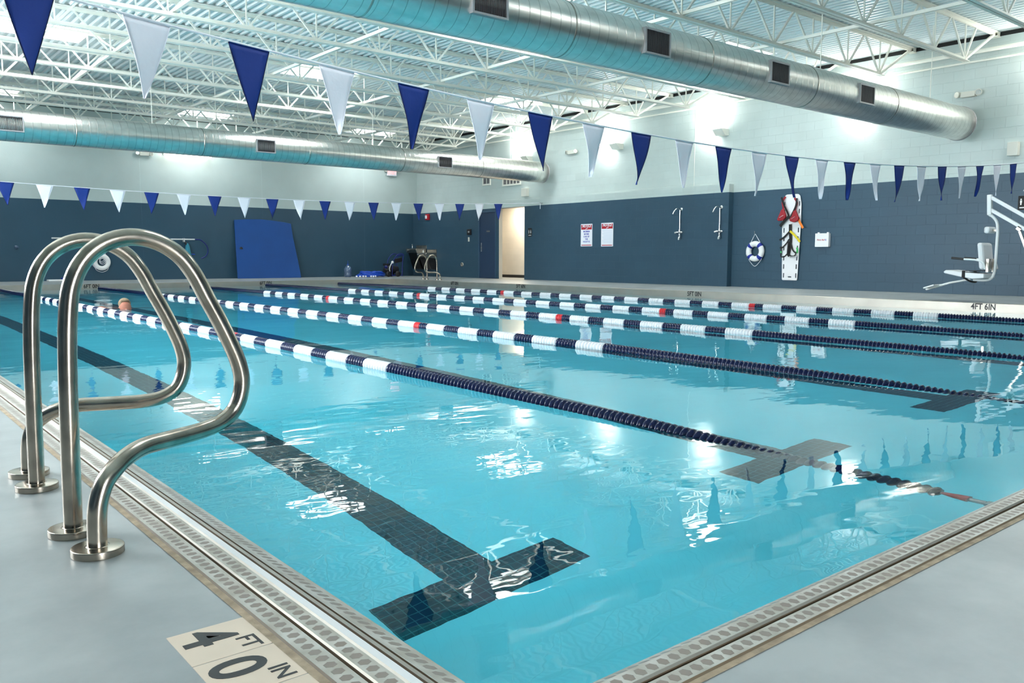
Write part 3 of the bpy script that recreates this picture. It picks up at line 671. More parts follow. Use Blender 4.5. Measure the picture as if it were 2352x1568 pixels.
c = MB(); c.box(XL+.026, XL+.03, DY0+.38, DY0+.56, 1.58, 1.63); c.build('door_plate', mDarkSteel, t)
t = thing('fire_alarm', 'red fire alarm strobe on the dark block wall near the corner', 'fire alarm', (XL, 26.45, 2.2))
c = MB(); c.box(XL-.06, XL, 26.33, 26.57, 2.1, 2.32); c.build('body', mSignR, t, .01); c = MB(); c.box(XL-.085, XL-.06, 26.44, 26.55, 2.15, 2.27); c.build('strobe', mBuoy, t, .01)
t = thing('wall_phone', 'black wall device beside the dark blue door', 'wall device', (XL, 23.83, 1.52))
c = MB(); c.box(XL-.07, XL, 23.74, 23.94, 1.5, 1.7); c.build('body', mBlack, t, .015); c = MB(); c.sphere((XL-.08, 23.8, 1.6), .035, 12, 8); c.build('eyepiece', mVentF, t)
wallbox('switch_plate', 23.86, 23.94, 1.27, 1.42, .012, mBeige, 'small pale switch plate below the black wall device', 'switch', XL, .002)
t = thing('wall_outlet', 'small round metal fitting low on the dark block wall', 'fitting', (XL, 24.3, .46))
c = MB(); c.lathe([(.075, 0), (.075, -.02), (.05, -.035), (.045, -.02), (.0, -.018)], (XL, 24.3, .46), 'x', 24); c.build('collar', mDarkSteel, t)
def restroom(y, z, label, s=1.0, x=None):
    x = XL if x is None else x
    t = thing('restroom_sign', label, 'sign', (x, y, z)); w2, h2 = .095*s, .135*s
    c = MB(); c.box(x-.008, x, y-w2, y+w2, z-h2, z+h2); c.build('plate', mBlackTrim, t, .002)
    c = MB(); X = x-.0085
    for k, sk in ((1, 0), (-1, 1)):
        yy = y+k*w2*.45; q = .8*s
        c.lathe([(.016*q, 0), (.016*q, -.001)], (X, yy, z+.085*q), 'x', 14)
        body = [(-.02, .06), (.02, .06), (.02, .0), (.014, 0), (.014, -.05), (-.014, -.05), (-.014, 0), (-.02, 0)] if not sk else [(-.012, .06), (.012, .06), (.03, -.01), (.012, -.01), (.012, -.05), (-.012, -.05), (-.012, -.01), (-.03, -.01)]
        c.prism([(yy+a*q, z+b_*q) for a, b_ in body], 'x', X-.001, X)
    c.box(X-.001, X, y-w2*.7, y+w2*.7, z-h2*.75, z-h2*.6); c.build('figures', mBuoy, t)
restroom(20.6, 1.52, 'black restroom sign with white figures beside the corridor opening')
restroom(6.3, 1.79, 'black restroom sign with white figures on the block wall behind the pool lift', 1.0, XR)
def notice(y, z0, z1, label, lines, faint):
    w2 = .24; t = thing('notice_sign', label, 'sign', (XL, y, z0)); X = XL-.008
    c = MB(); c.box(X, XL, y-w2, y+w2, z0, z1); c.build('plate', mSignW, t)
    h = z1-z0; zr = z1-h*.25
    c = MB(); c.box(X-.001, X, y-w2+.02, y+w2-.02, zr, z1-.025); c.box(X-.001, X, y-w2+.03, y+w2-.03, z0+.022, z0+.045); c.build('red_band', mSignR, t)
    text_obj('heading', 'NOTICE', .115, mSignW, (X-.0016, y, (zr+z1)/2+.02), (0, -1, 0), (0, 0, 1), t, off=.004, shear=.25, sx=.86)
    c = MB(); c.prism([(y-.07, zr+.045), (y+.02, zr+.012), (y+.05, zr+.02), (y-.05, zr+.055)], 'x', X-.002, X-.001); c.build('swoosh', mSignW, t)
    if lines:
        for i, s in enumerate(lines): text_obj('line_text', s, .062, mSignB, (X-.0012, y, zr-.06-.075*i), (0, -1, 0), (0, 0, 1), t, off=.0015, sx=.92)
    if faint:
        c = MB()
        for i in range(12): c.box(X-.001, X, y-w2+.04, y+w2-.04-.03*(i % 3), zr-.04-.033*i-.005, zr-.04-.033*i+.003)
        c.build('small_print', mSignG, t)
notice(18.01, 1.055, 1.715, 'red and white NOTICE sign with large blue maximum bather load wording', ['MAXIMUM', 'BATHER', 'LOAD OF', 'THIS', 'FACILITY IS'], False)
notice(17.16, 1.045, 1.725, 'red and white NOTICE sign with rows of fine print, next to the showers', None, True)
def shower(y, label):
    t = thing('deck_shower', label, 'shower', (XL, y, 1.2), 'chrome deck showers'); p = XL-.06
    c = MB(); c.tube([(p, y, 1.42), (p, y, 1.98)], .018, 12); c.build('riser_pipe', mChrome, t)
    c = MB(); c.tube(smooth([(XL, y, 2.0), (p, y, 2.0), (p-.1, y+.02, 2.01), (p-.19, y+.03, 1.95), (p-.24, y+.04, 1.86)], 6), .016, 10); c.lathe([(.045, 0), (.045, -.012), (.02, -.02)], (XL, y, 2.0), 'x', 18); c.build('spout', mChrome, t)
    c = MB(); c.lathe([(.05, 0), (.05, -.03), (.04, -.06), (.025, -.1)], (XL, y, 1.38), 'x', 18); c.tube([(p, y, 1.46), (p, y, 1.3), (p, y, 1.2)], [.028, .034, .02], 12); c.build('valve_body', mChrome, t)
    for s in (-1, 1):
        c = MB(); c.tube([(p, y, 1.39), (p-.02, y+s*.06, 1.40), (p-.03, y+s*.13, 1.40-.02)], [.018, .022, .028], 12); c.build('valve_handle', mChrome, t)
    c = MB(); c.tube([(p, y, 1.28), (p-.03, y, 1.24), (p-.035, y, 1.19)], [.02, .024, .024], 12); c.build('outlet', mChrome, t)
shower(14.45, 'chrome shower with curved spout on the wall, next to the NOTICE signs'); shower(13.17, 'chrome shower with curved spout beside the wall step')
# ------------------------------------------------------------------ ring buoys
def ring_buoy(p, n, label, banded):
    """n: 'x' for the shower wall, 'y' for the mat wall"""
    p = Vector(p); t = thing('ring_buoy', label, 'ring buoy', p)
    c = MB(); c.torus(p, .185, .068, n, 48, 18); c.build('ring', mBuoy, t)
    def P(u, z, d=0): return (p.x-d, p.y-u, p.z+z) if n == 'x' else (p.x+u, p.y-d, p.z+z)
    if banded:
        for a in (45, 135, 225, 315):
            c = MB(); c.torus(p, .185, .0705, n, 6, 18, 0, math.radians(a-11), math.radians(a+11)); c.build('band', mBand, t)
    c = MB(); g = [P(-.13, .22), P(0, .43, .02), P(.13, .22)]; c.tube(g, .007, 6); low = smooth([P(-.19, -.17), P(-.14, -.25), P(0, -.365 if banded else -.30), P(.14, -.25), P(.19, -.17)], 5); c.tube(low, .007, 6)
    c.tube(smooth([P(-.19, -.17), P(-.26, -.05), P(-.19, .17), P(-.13, .22)], 5), .006, 6); c.build('grab_line', mCord, t)
    c = MB(); q = P(0, .43); e = P(0, .43, .05); c.tube([q, e, P(0, .5, .05)], .008, 6); c.build('hook', mChrome, t)
    return t
ring_buoy((XR-.075, 12.21, .885), 'x', 'white ring buoy with blue bands hanging beside the spine board', True)
tb = ring_buoy((6.57, WF-.075, .55), 'y', 'plain white ring buoy on the wall seen between the ladder rails', False)
c = MB()
for k in range(3): c.torus((6.57+.01*k, WF-.1, .63-.03*k), .06+.012*k, .008, 'y', 24, 6)
c.build('rope_coil', mCord, tb)
# ------------------------------------------------------------------ spine board with straps and packs
BX = XR-.045; yb = 11.25
t = thing('spine_board', 'tall white rescue spine board with black, yellow and green straps on the wall', 'spine board', (XR, yb, .2))
out = [(-.20, 0), (.20, 0), (.245, 1.3), (.24, 1.8), (.20, 1.98), (.15, 2.02), (-.15, 2.02), (-.20, 1.98), (-.24, 1.8), (-.245, 1.3)]
def rnd(poly, r=.03, n=4):
    o = []; m = len(poly)
    for i in range(m):
        a, b_, c_ = Vector(poly[i-1]), Vector(poly[i]), Vector(poly[(i+1) % m]); d1 = (a-b_).normalized(); d2 = (c_-b_).normalized()
        for k in range(n+1):
            q = k/n; o.append(tuple((1-q)**2*(b_+d1*r)+2*q*(1-q)*b_+q*q*(b_+d2*r)))
    return o
loops = [rnd(out)]
for z in (.11, .32, .52, .76, .98, 1.18, 1.42, 1.62, 1.80):
    for s in (-1, 1): loops.append(rrect(s*(.160+.035*min(z, 1.3)/1.3), z, .036, .12, .015))
loops.append(rrect(0, .075, .10, .035, .015)); loops.append(rrect(0, 1.94, .02, .02, .009))
shape2d('board', loops, .018, mBoard, (BX, yb, .2), (0, -1, 0), (0, 0, 1), t, .004)
def ribbon(name, pts, wdt, m, parent, d=0.03):
    """strap in front of the board: pts (u to the viewer's right, z)"""
    c = MB(); P = smooth([(BX-d-.006*math.sin(i*2.1), yb-u, z) for i, (u, z) in enumerate(pts)], 6)
    v = []
    for i, p in enumerate(P):
        q = (P[min(i+1, len(P)-1)]-P[max(i-1, 0)]).normalized(); s = Vector((1, 0, 0)).cross(q).normalized()*wdt/2
        v += [p+s, p-s, p-s-Vector((.004, 0, 0)), p+s-Vector((.004, 0, 0))]
    n = len(P); f = []
    for i in range(n-1):
        for k in range(4): f.append((i*4+k, i*4+(k+1) % 4, i*4+4+(k+1) % 4, i*4+4+k))
    f += [(0, 3, 2, 1), tuple(4*(n-1)+k for k in range(4))]
    c.add(v, f); return c.build(name, m, parent)
ribbon('chest_strap', [(-.01, 1.52), (-.0, 1.35), (.01, 1.1), (-.03, .82), (-.04, .78)], .075, mStrap, t, .034)
ribbon('chest_strap', [(-.28, 1.15), (-.15, 1.22), (-.02, 1.35)], .045, mStrap, t, .04)
ribbon('yellow_strap', [(.0, 1.36), (.1, 1.28), (.2, 1.18), (.27, 1.1)], .05, mYellow, t, .05)
ribbon('leg_strap', [(-.26, .97), (-.18, .98), (-.08, 1.08), (-.02, 1.16), (.03, 1.08), (.08, .92), (.16, .85), (.20, .86)], .035, mStrap, t, .046)
ribbon('leg_strap', [(-.22, 1.0), (-.21, .88), (-.22, .76), (-.12, .76), (-.04, .82), (.05, .77), (.15, .78), (.19, .86)], .03, mStrap, t, .054)
ribbon('leg_strap', [(-.04, .82), (-.03, .95), (-.02, 1.12)], .04, mStrap, t, .06)
ribbon('green_strap', [(.2, .97), (.22, .92), (.21, .84)], .04, mGreen, t, .062)
ribbon('green_strap', [(-.23, .88), (-.2, .85)], .035, mGreen, t, .062)
ribbon('grey_strap', [(.02, .745), (.12, .75), (.2, .765)], .03, mVentF, t, .05)
def pack(u, z, tilt, label, orange):
    t = thing('hip_pack', label, 'hip pack', (BX-.05, yb-u, z), 'red rescue hip packs')
    k = 1 if orange else -1
    poly = [(.02, .19), (-.03, .17), (-.12, -.03), (-.135, -.07), (-.10, -.10), (.03, -.085), (.085, -.03), (.09, .03)]
    if orange: poly = [(-.02, .17), (.03, .18), (.09, .05), (.125, -.0), (.11, -.07), (.0, -.105), (-.11, -.07), (-.12, -.02), (-.06, .05)]
    c = MB(); c.prism([(yb-u-a, z+b_) for a, b_ in poly], 'x', BX-.125, BX-.05); c.build('pouch', mRedPack, t, .022)
    ribbon('belt', [(u-.02, z+.03), (u+.0, z+.2), (u+.03*(1 if u > 0 else -1), z+.36), (u*.75, z+.47)], .05, mRedPack, t, .06)
    ribbon('belt', [(u*1.3, z+.46), (u+.02, z+.28), (u*.4, z+.1), (-.02, z-.02)], .045, mStrap, t, .07)
    c = MB(); c.bar((BX-.145, yb-u+.05, z-.02), (BX-.145, yb-u-.05, z+.03), .02, .004); c.build('white_mark', mBuoy, t)
    if orange: ribbon('orange_strap', [(u+.09, z-.02), (u+.15, z-.12), (u+.22, z-.24)], .055, mOrange, t, .07)
    else: ribbon('belt', [(u+.15, z+.0), (u+.04, z-.1), (u-.08, z-.22)], .07, mStrap, t, .06)
pack(-.19, 1.70, -.5, 'red nylon hip pack with black belt, lower on the spine board', False)
pack(.125, 1.66, -.45, 'red nylon hip pack with an orange tab hanging on the spine board', True)
t = thing('first_aid_box', 'white first aid box on the dark block wall beside the spine board', 'first aid box', (XR, 10.43, .98))
c = MB(); c.box(XR-.09, XR, 10.26, 10.6, .98, 1.29); c.build('case', mBoard, t, .008)
for y in (10.30, 10.53): c = MB(); c.box(XR-.07, XR-.03, y-.02, y+.02, 1.29, 1.315); c.build('hanger_lug', mBoard, t)
text_obj('red_lettering', 'First Aid', .055, mSignR, (XR-.0915, 10.455, 1.14), (0, -1, 0), (0, 0, 1), t, off=.001, shear=.2)
c = MB(); c.torus((XR-.091, 10.325, 1.14), .014, .005, 'x', 16, 6, 0, PI+.6, PI+5.6); c.build('emblem', mSignB, t)

# ------------------------------------------------------------------ blue mat, jug, hose, cart, fountain, poles on the far side
t = thing('foam_mat', 'large blue foam mat leaning against the dark wall', 'foam mat', (11.75, 27.2, 0))
prof = [(10.64, 0), (12.89, 0), (12.85, .35), (12.78, .9), (12.71, 1.4), (12.68, 1.86), (12.45, 1.90), (12.1, 1.94), (11.6, 1.98), (11.1, 1.965), (10.69, 1.93), (10.67, 1.2)]
def lean(z): return 27.14+.30*z/1.98
c = MB(); n = len(prof)
v = [(x, lean(z), z) for x, z in prof]+[(x, lean(z)+.045, z) for x, z in prof]
c.add(v, [tuple(range(n)), tuple(range(2*n-1, n-1, -1))]+[(i, n+i, n+(i+1) % n, (i+1) % n) for i in range(n)]); c.build('sheet', mMat, t, .008)
c = MB(); c.lathe([(.0, -.004), (.05, -.004), (.055, .0), (.055, .02)], (10.84, lean(.99), .99), 'y', 20); c.build('grommet', mBlack, t)
t = thing('water_jug', 'translucent blue water jug standing on the deck by the wall', 'jug', (14.62, 27.0, 0))
c = MB(); c.lathe([(.09, 0), (.13, .02), (.135, .12), (.12, .15), (.135, .18), (.135, .29), (.12, .32), (.09, .37), (.04, .41), (.032, .44)], (14.62, 27.0, 0), 'z', 28); c.build('bottle', mJug, t)
c = MB(); c.lathe([(.034, .43), (.034, .46), (.0, .462)], (14.62, 27, 0), 'z', 16); c.tube([(14.62, 27, .46), (14.62, 27, .58)], .008, 8); c.build('pump_stem', mBlueHose, t)
c = MB(); h = []
for i in range(220):
    a = i*2*PI/28; R = .50-.10*math.sin(i*.35)-.0008*i
    h.append((15.2+R*math.cos(a)*1.02, 26.35+R*math.sin(a)*.62, .035+.16*(i/220)+.015*math.sin(i*.9)))
c.tube(h, .026, 8)
th = tag(c.build('hose_coil', mBlueHose, None, 0, loc=(15.2, 26.35, 0)), 'coiled bright blue vacuum hose lying on the deck by the cart', 'hose')
for k, (x, y) in enumerate(((14.52, 26.2), (14.62, 26.12), (14.72, 26.08), (14.80, 26.05), (14.98, 25.99), (15.06, 25.97), (15.14, 25.96))):
    c = MB(); c.sphere((x, y, .035), .034, 12, 8); c.build('float_bead', mBuoy, th)
c = MB(); c.tube(smooth([(14.5, 26.22, .035), (14.72, 26.08, .035), (15.0, 25.98, .035), (15.2, 25.95, .035)], 5), .012, 6); c.build('bead_cord', mBlueHose, th)
t = thing('pump_cart', 'blue hand truck carrying a black pump, parked by the corner fountain', 'cart', (16.3, 26.6, 0))
c = MB()
for y in (26.45, 26.85):
    c.tube([(16.55, y, .02), (16.57, y, .55), (16.62, y, .78)], .018, 8); c.tube([(16.1, y, .05), (16.55, y, .06)], .015, 8); c.tube([(16.12, y, .05), (16.14, y, .42), (16.2, y, .62)], .016, 8)
c.tube(smooth([(16.2, 26.45, .62), (16.35, 26.45, .8), (16.52, 26.45, .84), (16.62, 26.45, .78), (16.62, 26.85, .78), (16.52, 26.85, .84), (16.35, 26.85, .8), (16.2, 26.85, .62)], 5), .018, 8)
c.bar((16.1, 26.65, .06), (16.5, 26.65, .06), .4, .02); c.build('frame', mCartB, t)
c = MB(); c.sphere((16.1, 26.65, .27), (.22, .17, .17), 18, 12); c.lathe([(.13, -.17), (.14, 0), (.12, .17)], (16.3, 26.65, .26), 'x', 20); c.box(15.92, 16.1, 26.55, 26.75, .40, .48); c.build('pump', mBlack, t)
c = MB(); c.obox((16.42, 26.5, .60), (.16, 0, .03), (0, .03, .0), (-.02, 0, .08)); c.build('battery_bag', mBlack, t, .02)
for x in (15.95, 16.35):
    for y in (26.42, 26.88): c = MB(); c.lathe([(.03, -.025), (.10, -.025), (.105, 0), (.10, .025), (.03, .025)], (x, y, .105), 'y', 20); c.build('wheel', mBlack, t)
c = MB(); c.tube(smooth([(16.12, 26.45, .52), (16.05, 26.42, .44), (15.99, 26.42, .30), (16.02, 26.43, .2)], 6), .012, 8); c.sphere((16.14, 26.45, .53), (.05, .04, .05), 12, 8); c.build('white_hose', mBuoy, t)
c = MB(); c.sphere((15.9, 26.5, .36), .06, 12, 8); c.build('filter_cap', mCartB, t)
t = thing('drinking_fountain', 'two-level stainless drinking fountain with dark aprons in the room corner', 'fountain', (XL, 26.1, 0))
for (y0, y1, zt, lab) in ((26.55, 27.25, 1.04, 1), (25.9, 26.5, .88, 0)):
    c = MB(); c.prism([(XL, zt), (XL-.46, zt), (XL-.5, zt-.04), (XL-.46, zt-.16), (XL, zt-.22)], 'y', y0, y1); c.box(XL-.03, XL, y0, y1, zt, zt+.12); b0 = c.build('basin', mDarkSteel, t, .01)
    c = MB(); c.prism([(XL, zt-.22), (XL-.42, zt-.16), (XL-.22, .28), (XL, .24)], 'y', y0+.05, y1-.05); c.build('apron', mApron, t, .006)
    c = MB(); c.tube(smooth([(XL-.3, y1-.15, zt), (XL-.3, y1-.15, zt+.12), (XL-.34, y1-.2, zt+.15)], 5), .014, 8); c.lathe([(.03, 0), (.03, -.03)], (XL-.5, (y0+y1)/2+.2, zt-.07), 'x', 14); c.build('bubbler', mChrome, b0)
t = thing('rescue_pole', 'long white rescue pole with a blue hook lying on wall brackets', 'rescue pole', (7.3, WF-.1, 1.25))
c = MB(); c.tube([(5.25, WF-.1, 1.245), (9.36, WF-.1, 1.265)], .022, 10); c.build('pole', mAlu, t)
c = MB(); c.tube(smooth([(9.36, WF-.1, 1.265), (9.55, WF-.1, 1.25), (9.72, WF-.1, 1.1), (9.77, WF-.1, .9), (9.70, WF-.1, .74), (9.55, WF-.1, .66)], 6), .018, 8); c.build('hook', mCartB, t)
for x in (5.6, 9.02): c = MB(); c.box(x-.015, x+.015, WF-.14, WF, 1.18, 1.30); c.build('bracket', mAlu, t)
t = thing('mesh_bag', 'teal mesh bag hanging from the pole bracket by the blue hook', 'bag', (9.1, WF-.1, 1.15))
c = MB(); c.lathe([(.03, .36), (.06, .28), (.09, .1), (.12, -.02), (.06, -.08), (.0, -.09)], (9.12, WF-.11, .78), 'z', 16); c.build('sack', mTeal, t)
c = MB(); c.tube([(9.03, WF-.1, 1.2), (9.1, WF-.11, 1.1), (9.14, WF-.11, 1.02)], .03, 8); c.build('drawstring', mBlack, t)
c = MB(); c.tube([(9.2, WF-.1, .8), (9.35, WF-.1, .79)], .016, 8); c.build('blue_tab', mBlueHose, t)
c = MB(); c.lathe([(.06, 0), (.06, -.02), (.0, -.025)], (4.36, WF, .97), 'y', 20); tag(c.build('round_cover', mDoorFrame, None, 0), 'small round cap on the dark wall near the rescue pole tip', 'cover')
t = thing('kickboard', 'small white and blue float board lying on the deck under the ring buoy', 'kickboard', (5.35, 27.2, 0))
c = MB(); c.box(5.05, 5.62, 27.05, 27.35, .0, .05); c.build('board', mBuoy, t, .02); c = MB(); c.box(5.42, 5.62, 27.1, 27.3, .051, .1); c.build('grip', mBand, t, .01)

# ------------------------------------------------------------------ ladder grab rails
def grab_rail(p, ex, ey, label, r=.0235):
    """p: foot of the upright; ex: towards the pool; ey: towards the outer foot (0.2 m away)"""
    p, ex, ey = Vector(p), Vector(ex), Vector(ey)
    pts = [(0, 0, 0), (.001, 0, .15), (.003, 0, .30), (.006, 0, .45), (.012, 0, .57), (.024, 0, .655), (.055, 0, .722), (.108, 0, .768), (.175, 0, .786), (.243, 0, .774), (.300, 0, .738), (.340, 0, .685), (.372, 0, .62), (.405, 0, .555), (.435, 0, .49), (.460, 0, .425), (.470, 0, .37), (.462, 0, .318), (.438, .001, .276), (.392, .012, .250), (.332, .034, .240), (.273, .062, .238), (.219, .087, .237), (.166, .112, .236), (.126, .137, .230), (.087, .162, .215), (.055, .184, .193), (.034, .194, .168), (.02, .199, .131), (.014, .201, .095), (.012, .201, .04), (.012, .201, 0)]
    t = thing('grab_rail', label, 'grab rail', p)
    c = MB(); c.tube(smooth([p+ex*a+ey*b_+Vector((0, 0, z)) for a, b_, z in pts], 4), r, 20); c.build('rail', mSteel, t)
    for a, b_ in ((0, 0), (.012, .201)):
        q = p+ex*a+ey*b_; c = MB(); c.lathe([(.0605, 0), (.0615, .001), (.0615, .002), (.0615, .0165), (.0612, .018), (.060, .019), (.058, .0193), (.03, .0197), (.026, .020), (.0255, .0205)], q, 'z', 40); c.build('flange', mSteel, t)
grab_rail((.478, 2.412, 0), (1, 0, 0), (0, -1, 0), 'tall polished steel ladder grab rail standing closer to the depth tiles')
grab_rail((.489, 2.958, 0), (1, 0, 0), (0, 1, 0), 'polished steel ladder grab rail partly behind the bigger-looking one')
grab_rail((15.26, 22.87, 0), (-1, 0, 0), (0, 1, 0), 'small distant ladder grab rail nearer the drinking fountain')
grab_rail((15.26, 22.3, 0), (-1, 0, 0), (0, -1, 0), 'small distant ladder grab rail nearer the dark blue door')
# ------------------------------------------------------------------ depth tiles on the deck
def tile(y0, label, big, small):
    x0, x1 = .472, .624; y1 = y0+.147
    t = thing('depth_tile', label, 'tile', (x0, y0, 0), 'depth marker tiles')
    c = MB(); c.box(x0, x1, y0, y1, -.004, .0012); c.build('tile', mTileCream, t, .0008)
    if big:
        text_obj('numeral', big, .142, mTileInk, (x0+.058, y1-.05, .0016), (0, -1, 0), (1, 0, 0), t, off=.0026, ext=.0002, sx=1.0)
        text_obj('unit_lettering', small, .052, mTileInk, (x0+.118, y1-.112, .0016), (0, -1, 0), (1, 0, 0), t, off=.0006, ext=.0002)
tile(1.474, 'cream deck tile with a black 4 FT depth mark', '4', 'FT'); tile(1.324, 'cream deck tile with a black 0 IN depth mark', '0', 'IN'); tile(1.174, 'cream deck tile next to the 0 IN tile, only its edge showing', None, None)

# ------------------------------------------------------------------ pennant lines
def pennant_line(y, x_first, pitch, wd, ht, n, first_blue, zf, x0, x1, label, seed):
    rnd_ = random.Random(seed); t = thing('pennant_line', label, 'pennant line', (x_first, y, zf(x_first)))
    c = MB(); c.tube([(x0+(x1-x0)*i/60, y, zf(x0+(x1-x0)*i/60)) for i in range(61)], .0075, 8); c.build('cord', mCord, t)
    for k in range(n):
        xa_ = x_first+pitch*k; blue = (k % 2 == 0) == first_blue; g = MB(); R, Cn = 12, 6; v = []
        ph, am, tip = rnd_.uniform(0, 6), rnd_.uniform(.008, .018), rnd_.uniform(-.02, .025); cu = rnd_.uniform(.0, .05)
        for i in range(R+1):
            q = i/R; hw = wd/2*(1-q)+.004
            for j in range(Cn+1):
                u = j/Cn*2-1; x = xa_+wd/2+u*hw+tip*q*q
                v.append((x, y+am*math.sin(ph+5*q+1.5*u)*q**.7+cu*q**3*(1 if k % 3 else -1), zf(xa_+wd/2+u*hw)-.004-ht*q*(1+.02*math.sin(ph))))
        for i in range(R):
            for j in range(Cn): g.add([], []); g.f.append((i*(Cn+1)+j, (i+1)*(Cn+1)+j, (i+1)*(Cn+1)+j+1, i*(Cn+1)+j+1)); g.m.append(0); g.sm.append(True)
        g.v = v
        pn = g.build('pennant', mBlueF if blue else mWhiteF, t)
        so = pn.modifiers.new('thickness', 'SOLIDIFY'); so.thickness = .002
        h = MB(); L_ = [v[i*(Cn+1)] for i in range(R+1)]; R_ = [v[i*(Cn+1)+Cn] for i in range(R+1)]
        h.tube(L_+R_[::-1], .0026, 5); h.build('hem', mHem if blue else mWhiteF, pn)
        e = MB(); e.tube([(xa_, y, zf(xa_)-.004), (xa_+wd/2, y, zf(xa_+wd/2)-.004), (xa_+wd, y, zf(xa_+wd)-.004)], .0062, 6); e.build('header_tape', mBlueF if blue else mWhiteF, pn)
pennant_line(5.5, .861, .641, .270, .468, 24, True, lambda x: 1.885+.0073*(x-7.9)**2, WL, XR, 'long line of big blue and white pennants hanging over the shallow end', 3)
pennant_line(20.0, 2.88, .7165, .315, .475, 19, True, lambda x: 2.15+.0031*(x-8.3)**2, WL, 17.6, 'line of small blue and white pennants hanging across the deep end', 5)
t = thing('eye_bolt', 'small bracket on the block wall holding the deep end pennant cord', 'bracket', (XR, 20.0, 2.42))
c = MB(); c.tube([(XR, 20.0, 2.42), (17.6, 20.0, 2.42)], .012, 8); c.build('arm', mVentF, t); c = MB(); c.tube([(17.62, 20.0, 2.42), (17.62, 20.0, 2.24)], .01, 6); c.build('cord_tail', mCord, t)

# ------------------------------------------------------------------ lane ropes
FP = 0.0404
def float_mesh(m, nm):
    b = MB(); b.lathe([(.012, -.020), (.026, -.0185), (.0335, -.016), (.0375, -.008), (.046, -.003), (.0505, .002), (.0505, .008), (.046, .0125), (.036, .0165), (.026, .0195), (.012, .020)], (0, 0, 0), 'y', 18); return b
def disc_obj(m, nm): return float_mesh(m, nm).mesh(nm, m)
dm = {'n': disc_obj(mNavy, 'float_navy'), 'w': disc_obj(mFWhite, 'float_white'), 'r': disc_obj(mFRed, 'float_red')}
lo = MB(); lo.lathe([(.02, -.0195), (.036, -.012), (.0505, .002), (.0505, .008), (.036, .0165), (.02, .0195)], (0, 0, 0), 'y', 12)
def lane_rope(x_far, x_near, y_end, y_vis, label, red_first=True):
    t = thing('lane_rope', label, 'lane rope', (x_near, y_end, WZ))
    def X(y): return x_near+(x_far-x_near)*min(1, max(0, (y-1.1)/8.0))
    def Zr(y):
        z = WZ+.018
        if y < 5.5: z = WZ+.018-.026*((5.5-y)/2.5) if y > 3.0 else WZ-.008-.075*((3.0-y)/1.6)**1.3
        return z
    c = MB(); ys_ = [y_end+i*(23.9-y_end)/80 for i in range(81)]
    c.tube([(X(y), y, Zr(y)) for y in ys_], .005, 6); c.build('cable', mDarkSteel, t)
    W0 = 5.43; rest = MB(); n = 0; ncount = 0
    y = y_end+.22
    while y < 23.8:
        q = (y-W0)/FP; code = 'n'
        if q >= 0 and q < 16*20+9:
            code = 'w' if (q % 16) < 9 else 'n'; kk = int(q//16)
            if kk == 5 and False: pass
            # red floats beside the sixth white section from either end
            if kk == 4 and 13 <= q % 16 < 16: code = 'r'
            if kk == 15 and 9 <= q % 16 < 12: code = 'r'
        if y >= y_vis and ncount < 100:
            o = bpy.data.objects.new('float', dm[code]); COL.objects.link(o); o.parent = t; o.location = Vector((X(y), y, Zr(y)))-wloc(t); o.rotation_euler = (0, random.uniform(0, 1), 0); ncount += 1
        else:
            k = len(rest.v); rest.v += [(v[0]+X(y), v[1]+y, v[2]+Zr(y)) for v in lo.v]; rest.f += [tuple(i+k for i in f) for f in lo.f]; rest.m += [{'n': 0, 'w': 1, 'r': 2}[code]]*len(lo.f); rest.sm += lo.sm
        y += FP
    o = rest.build('float_run', [mNavy, mFWhite, mFRed], t); o['kind'] = 'stuff'
    c = MB(); ye_ = y_end+.2; c.tube([(X(ye_), ye_, Zr(ye_)), (X(ye_), ye_-.05, Zr(ye_)-.004), (X(ye_), ye_-.10, Zr(ye_-.1))], [.012, .024, .03], 14); c.build('end_cone', mRedP, t)
    c = MB(); z_ = Zr(y_end+.06); c.box(X(1.2)-.024, X(1.2)+.024, y_end-.03, y_end+.04, z_-.014, z_+.014); c.tube([(X(1.2), y_end+.04, z_), (X(1.2), y_end+.1, z_)], .02, 10); c.torus((X(1.2), y_end-.03, z_), .02, .006, 'z', 16, 6); c.build('end_clip', mVentF, t)
    return t
lane_rope(3.345, 3.235, 1.16, 1.2, 'lane rope of navy and white floats running closest to the ladder rails')
lane_rope(5.62, 5.60, 1.16, 1.85, 'lane rope of navy and white floats, second out from the ladder rails')
lane_rope(7.98, 7.95, 1.16, 2.6, 'lane rope of navy and white floats along the middle of the pool')
lane_rope(10.18, 10.18, 1.16, 3.3, 'lane rope of navy and white floats, second from the wall with the showers')
lane_rope(12.55, 12.53, 1.16, 4.1, 'lane rope of navy and white floats, beside the pool edge with the showers')

# ------------------------------------------------------------------ pool lift
lx = 15.2
t = thing('pool_lift', 'white pool lift chair on a raised arm over the deck edge', 'pool lift', (lx, 4.35, 0))
c = MB(); c.box(lx-.3, lx+.3, 4.0, 4.65, .0, .12); c.build('base', mBoard, t, .02)
c = MB(); c.box(lx-.07, lx+.07, 4.2, 4.36, .12, .95); c.build('mast', mBoard, t, .015)
for dz in (0, .20):
    c = MB(); c.bar((lx, 4.28, .56+dz), (lx, 5.84, 1.54+dz), .05, .055); c.build('arm_bar', mBoard, t, .006)
c = MB(); c.bar((lx, 5.85, 1.45), (lx, 5.87, 1.79), .075, .07, upv=(0, 1, 0)); c.build('hub', mBuoy, t, .01)
c = MB(); c.bar((lx, 5.41, 1.19), (lx, 5.37, 1.24), .05, .07); c.bar((lx, 5.38, 1.17), (lx, 5.0, .2), .035, .035); c.build('actuator', mDarkSteel, t)
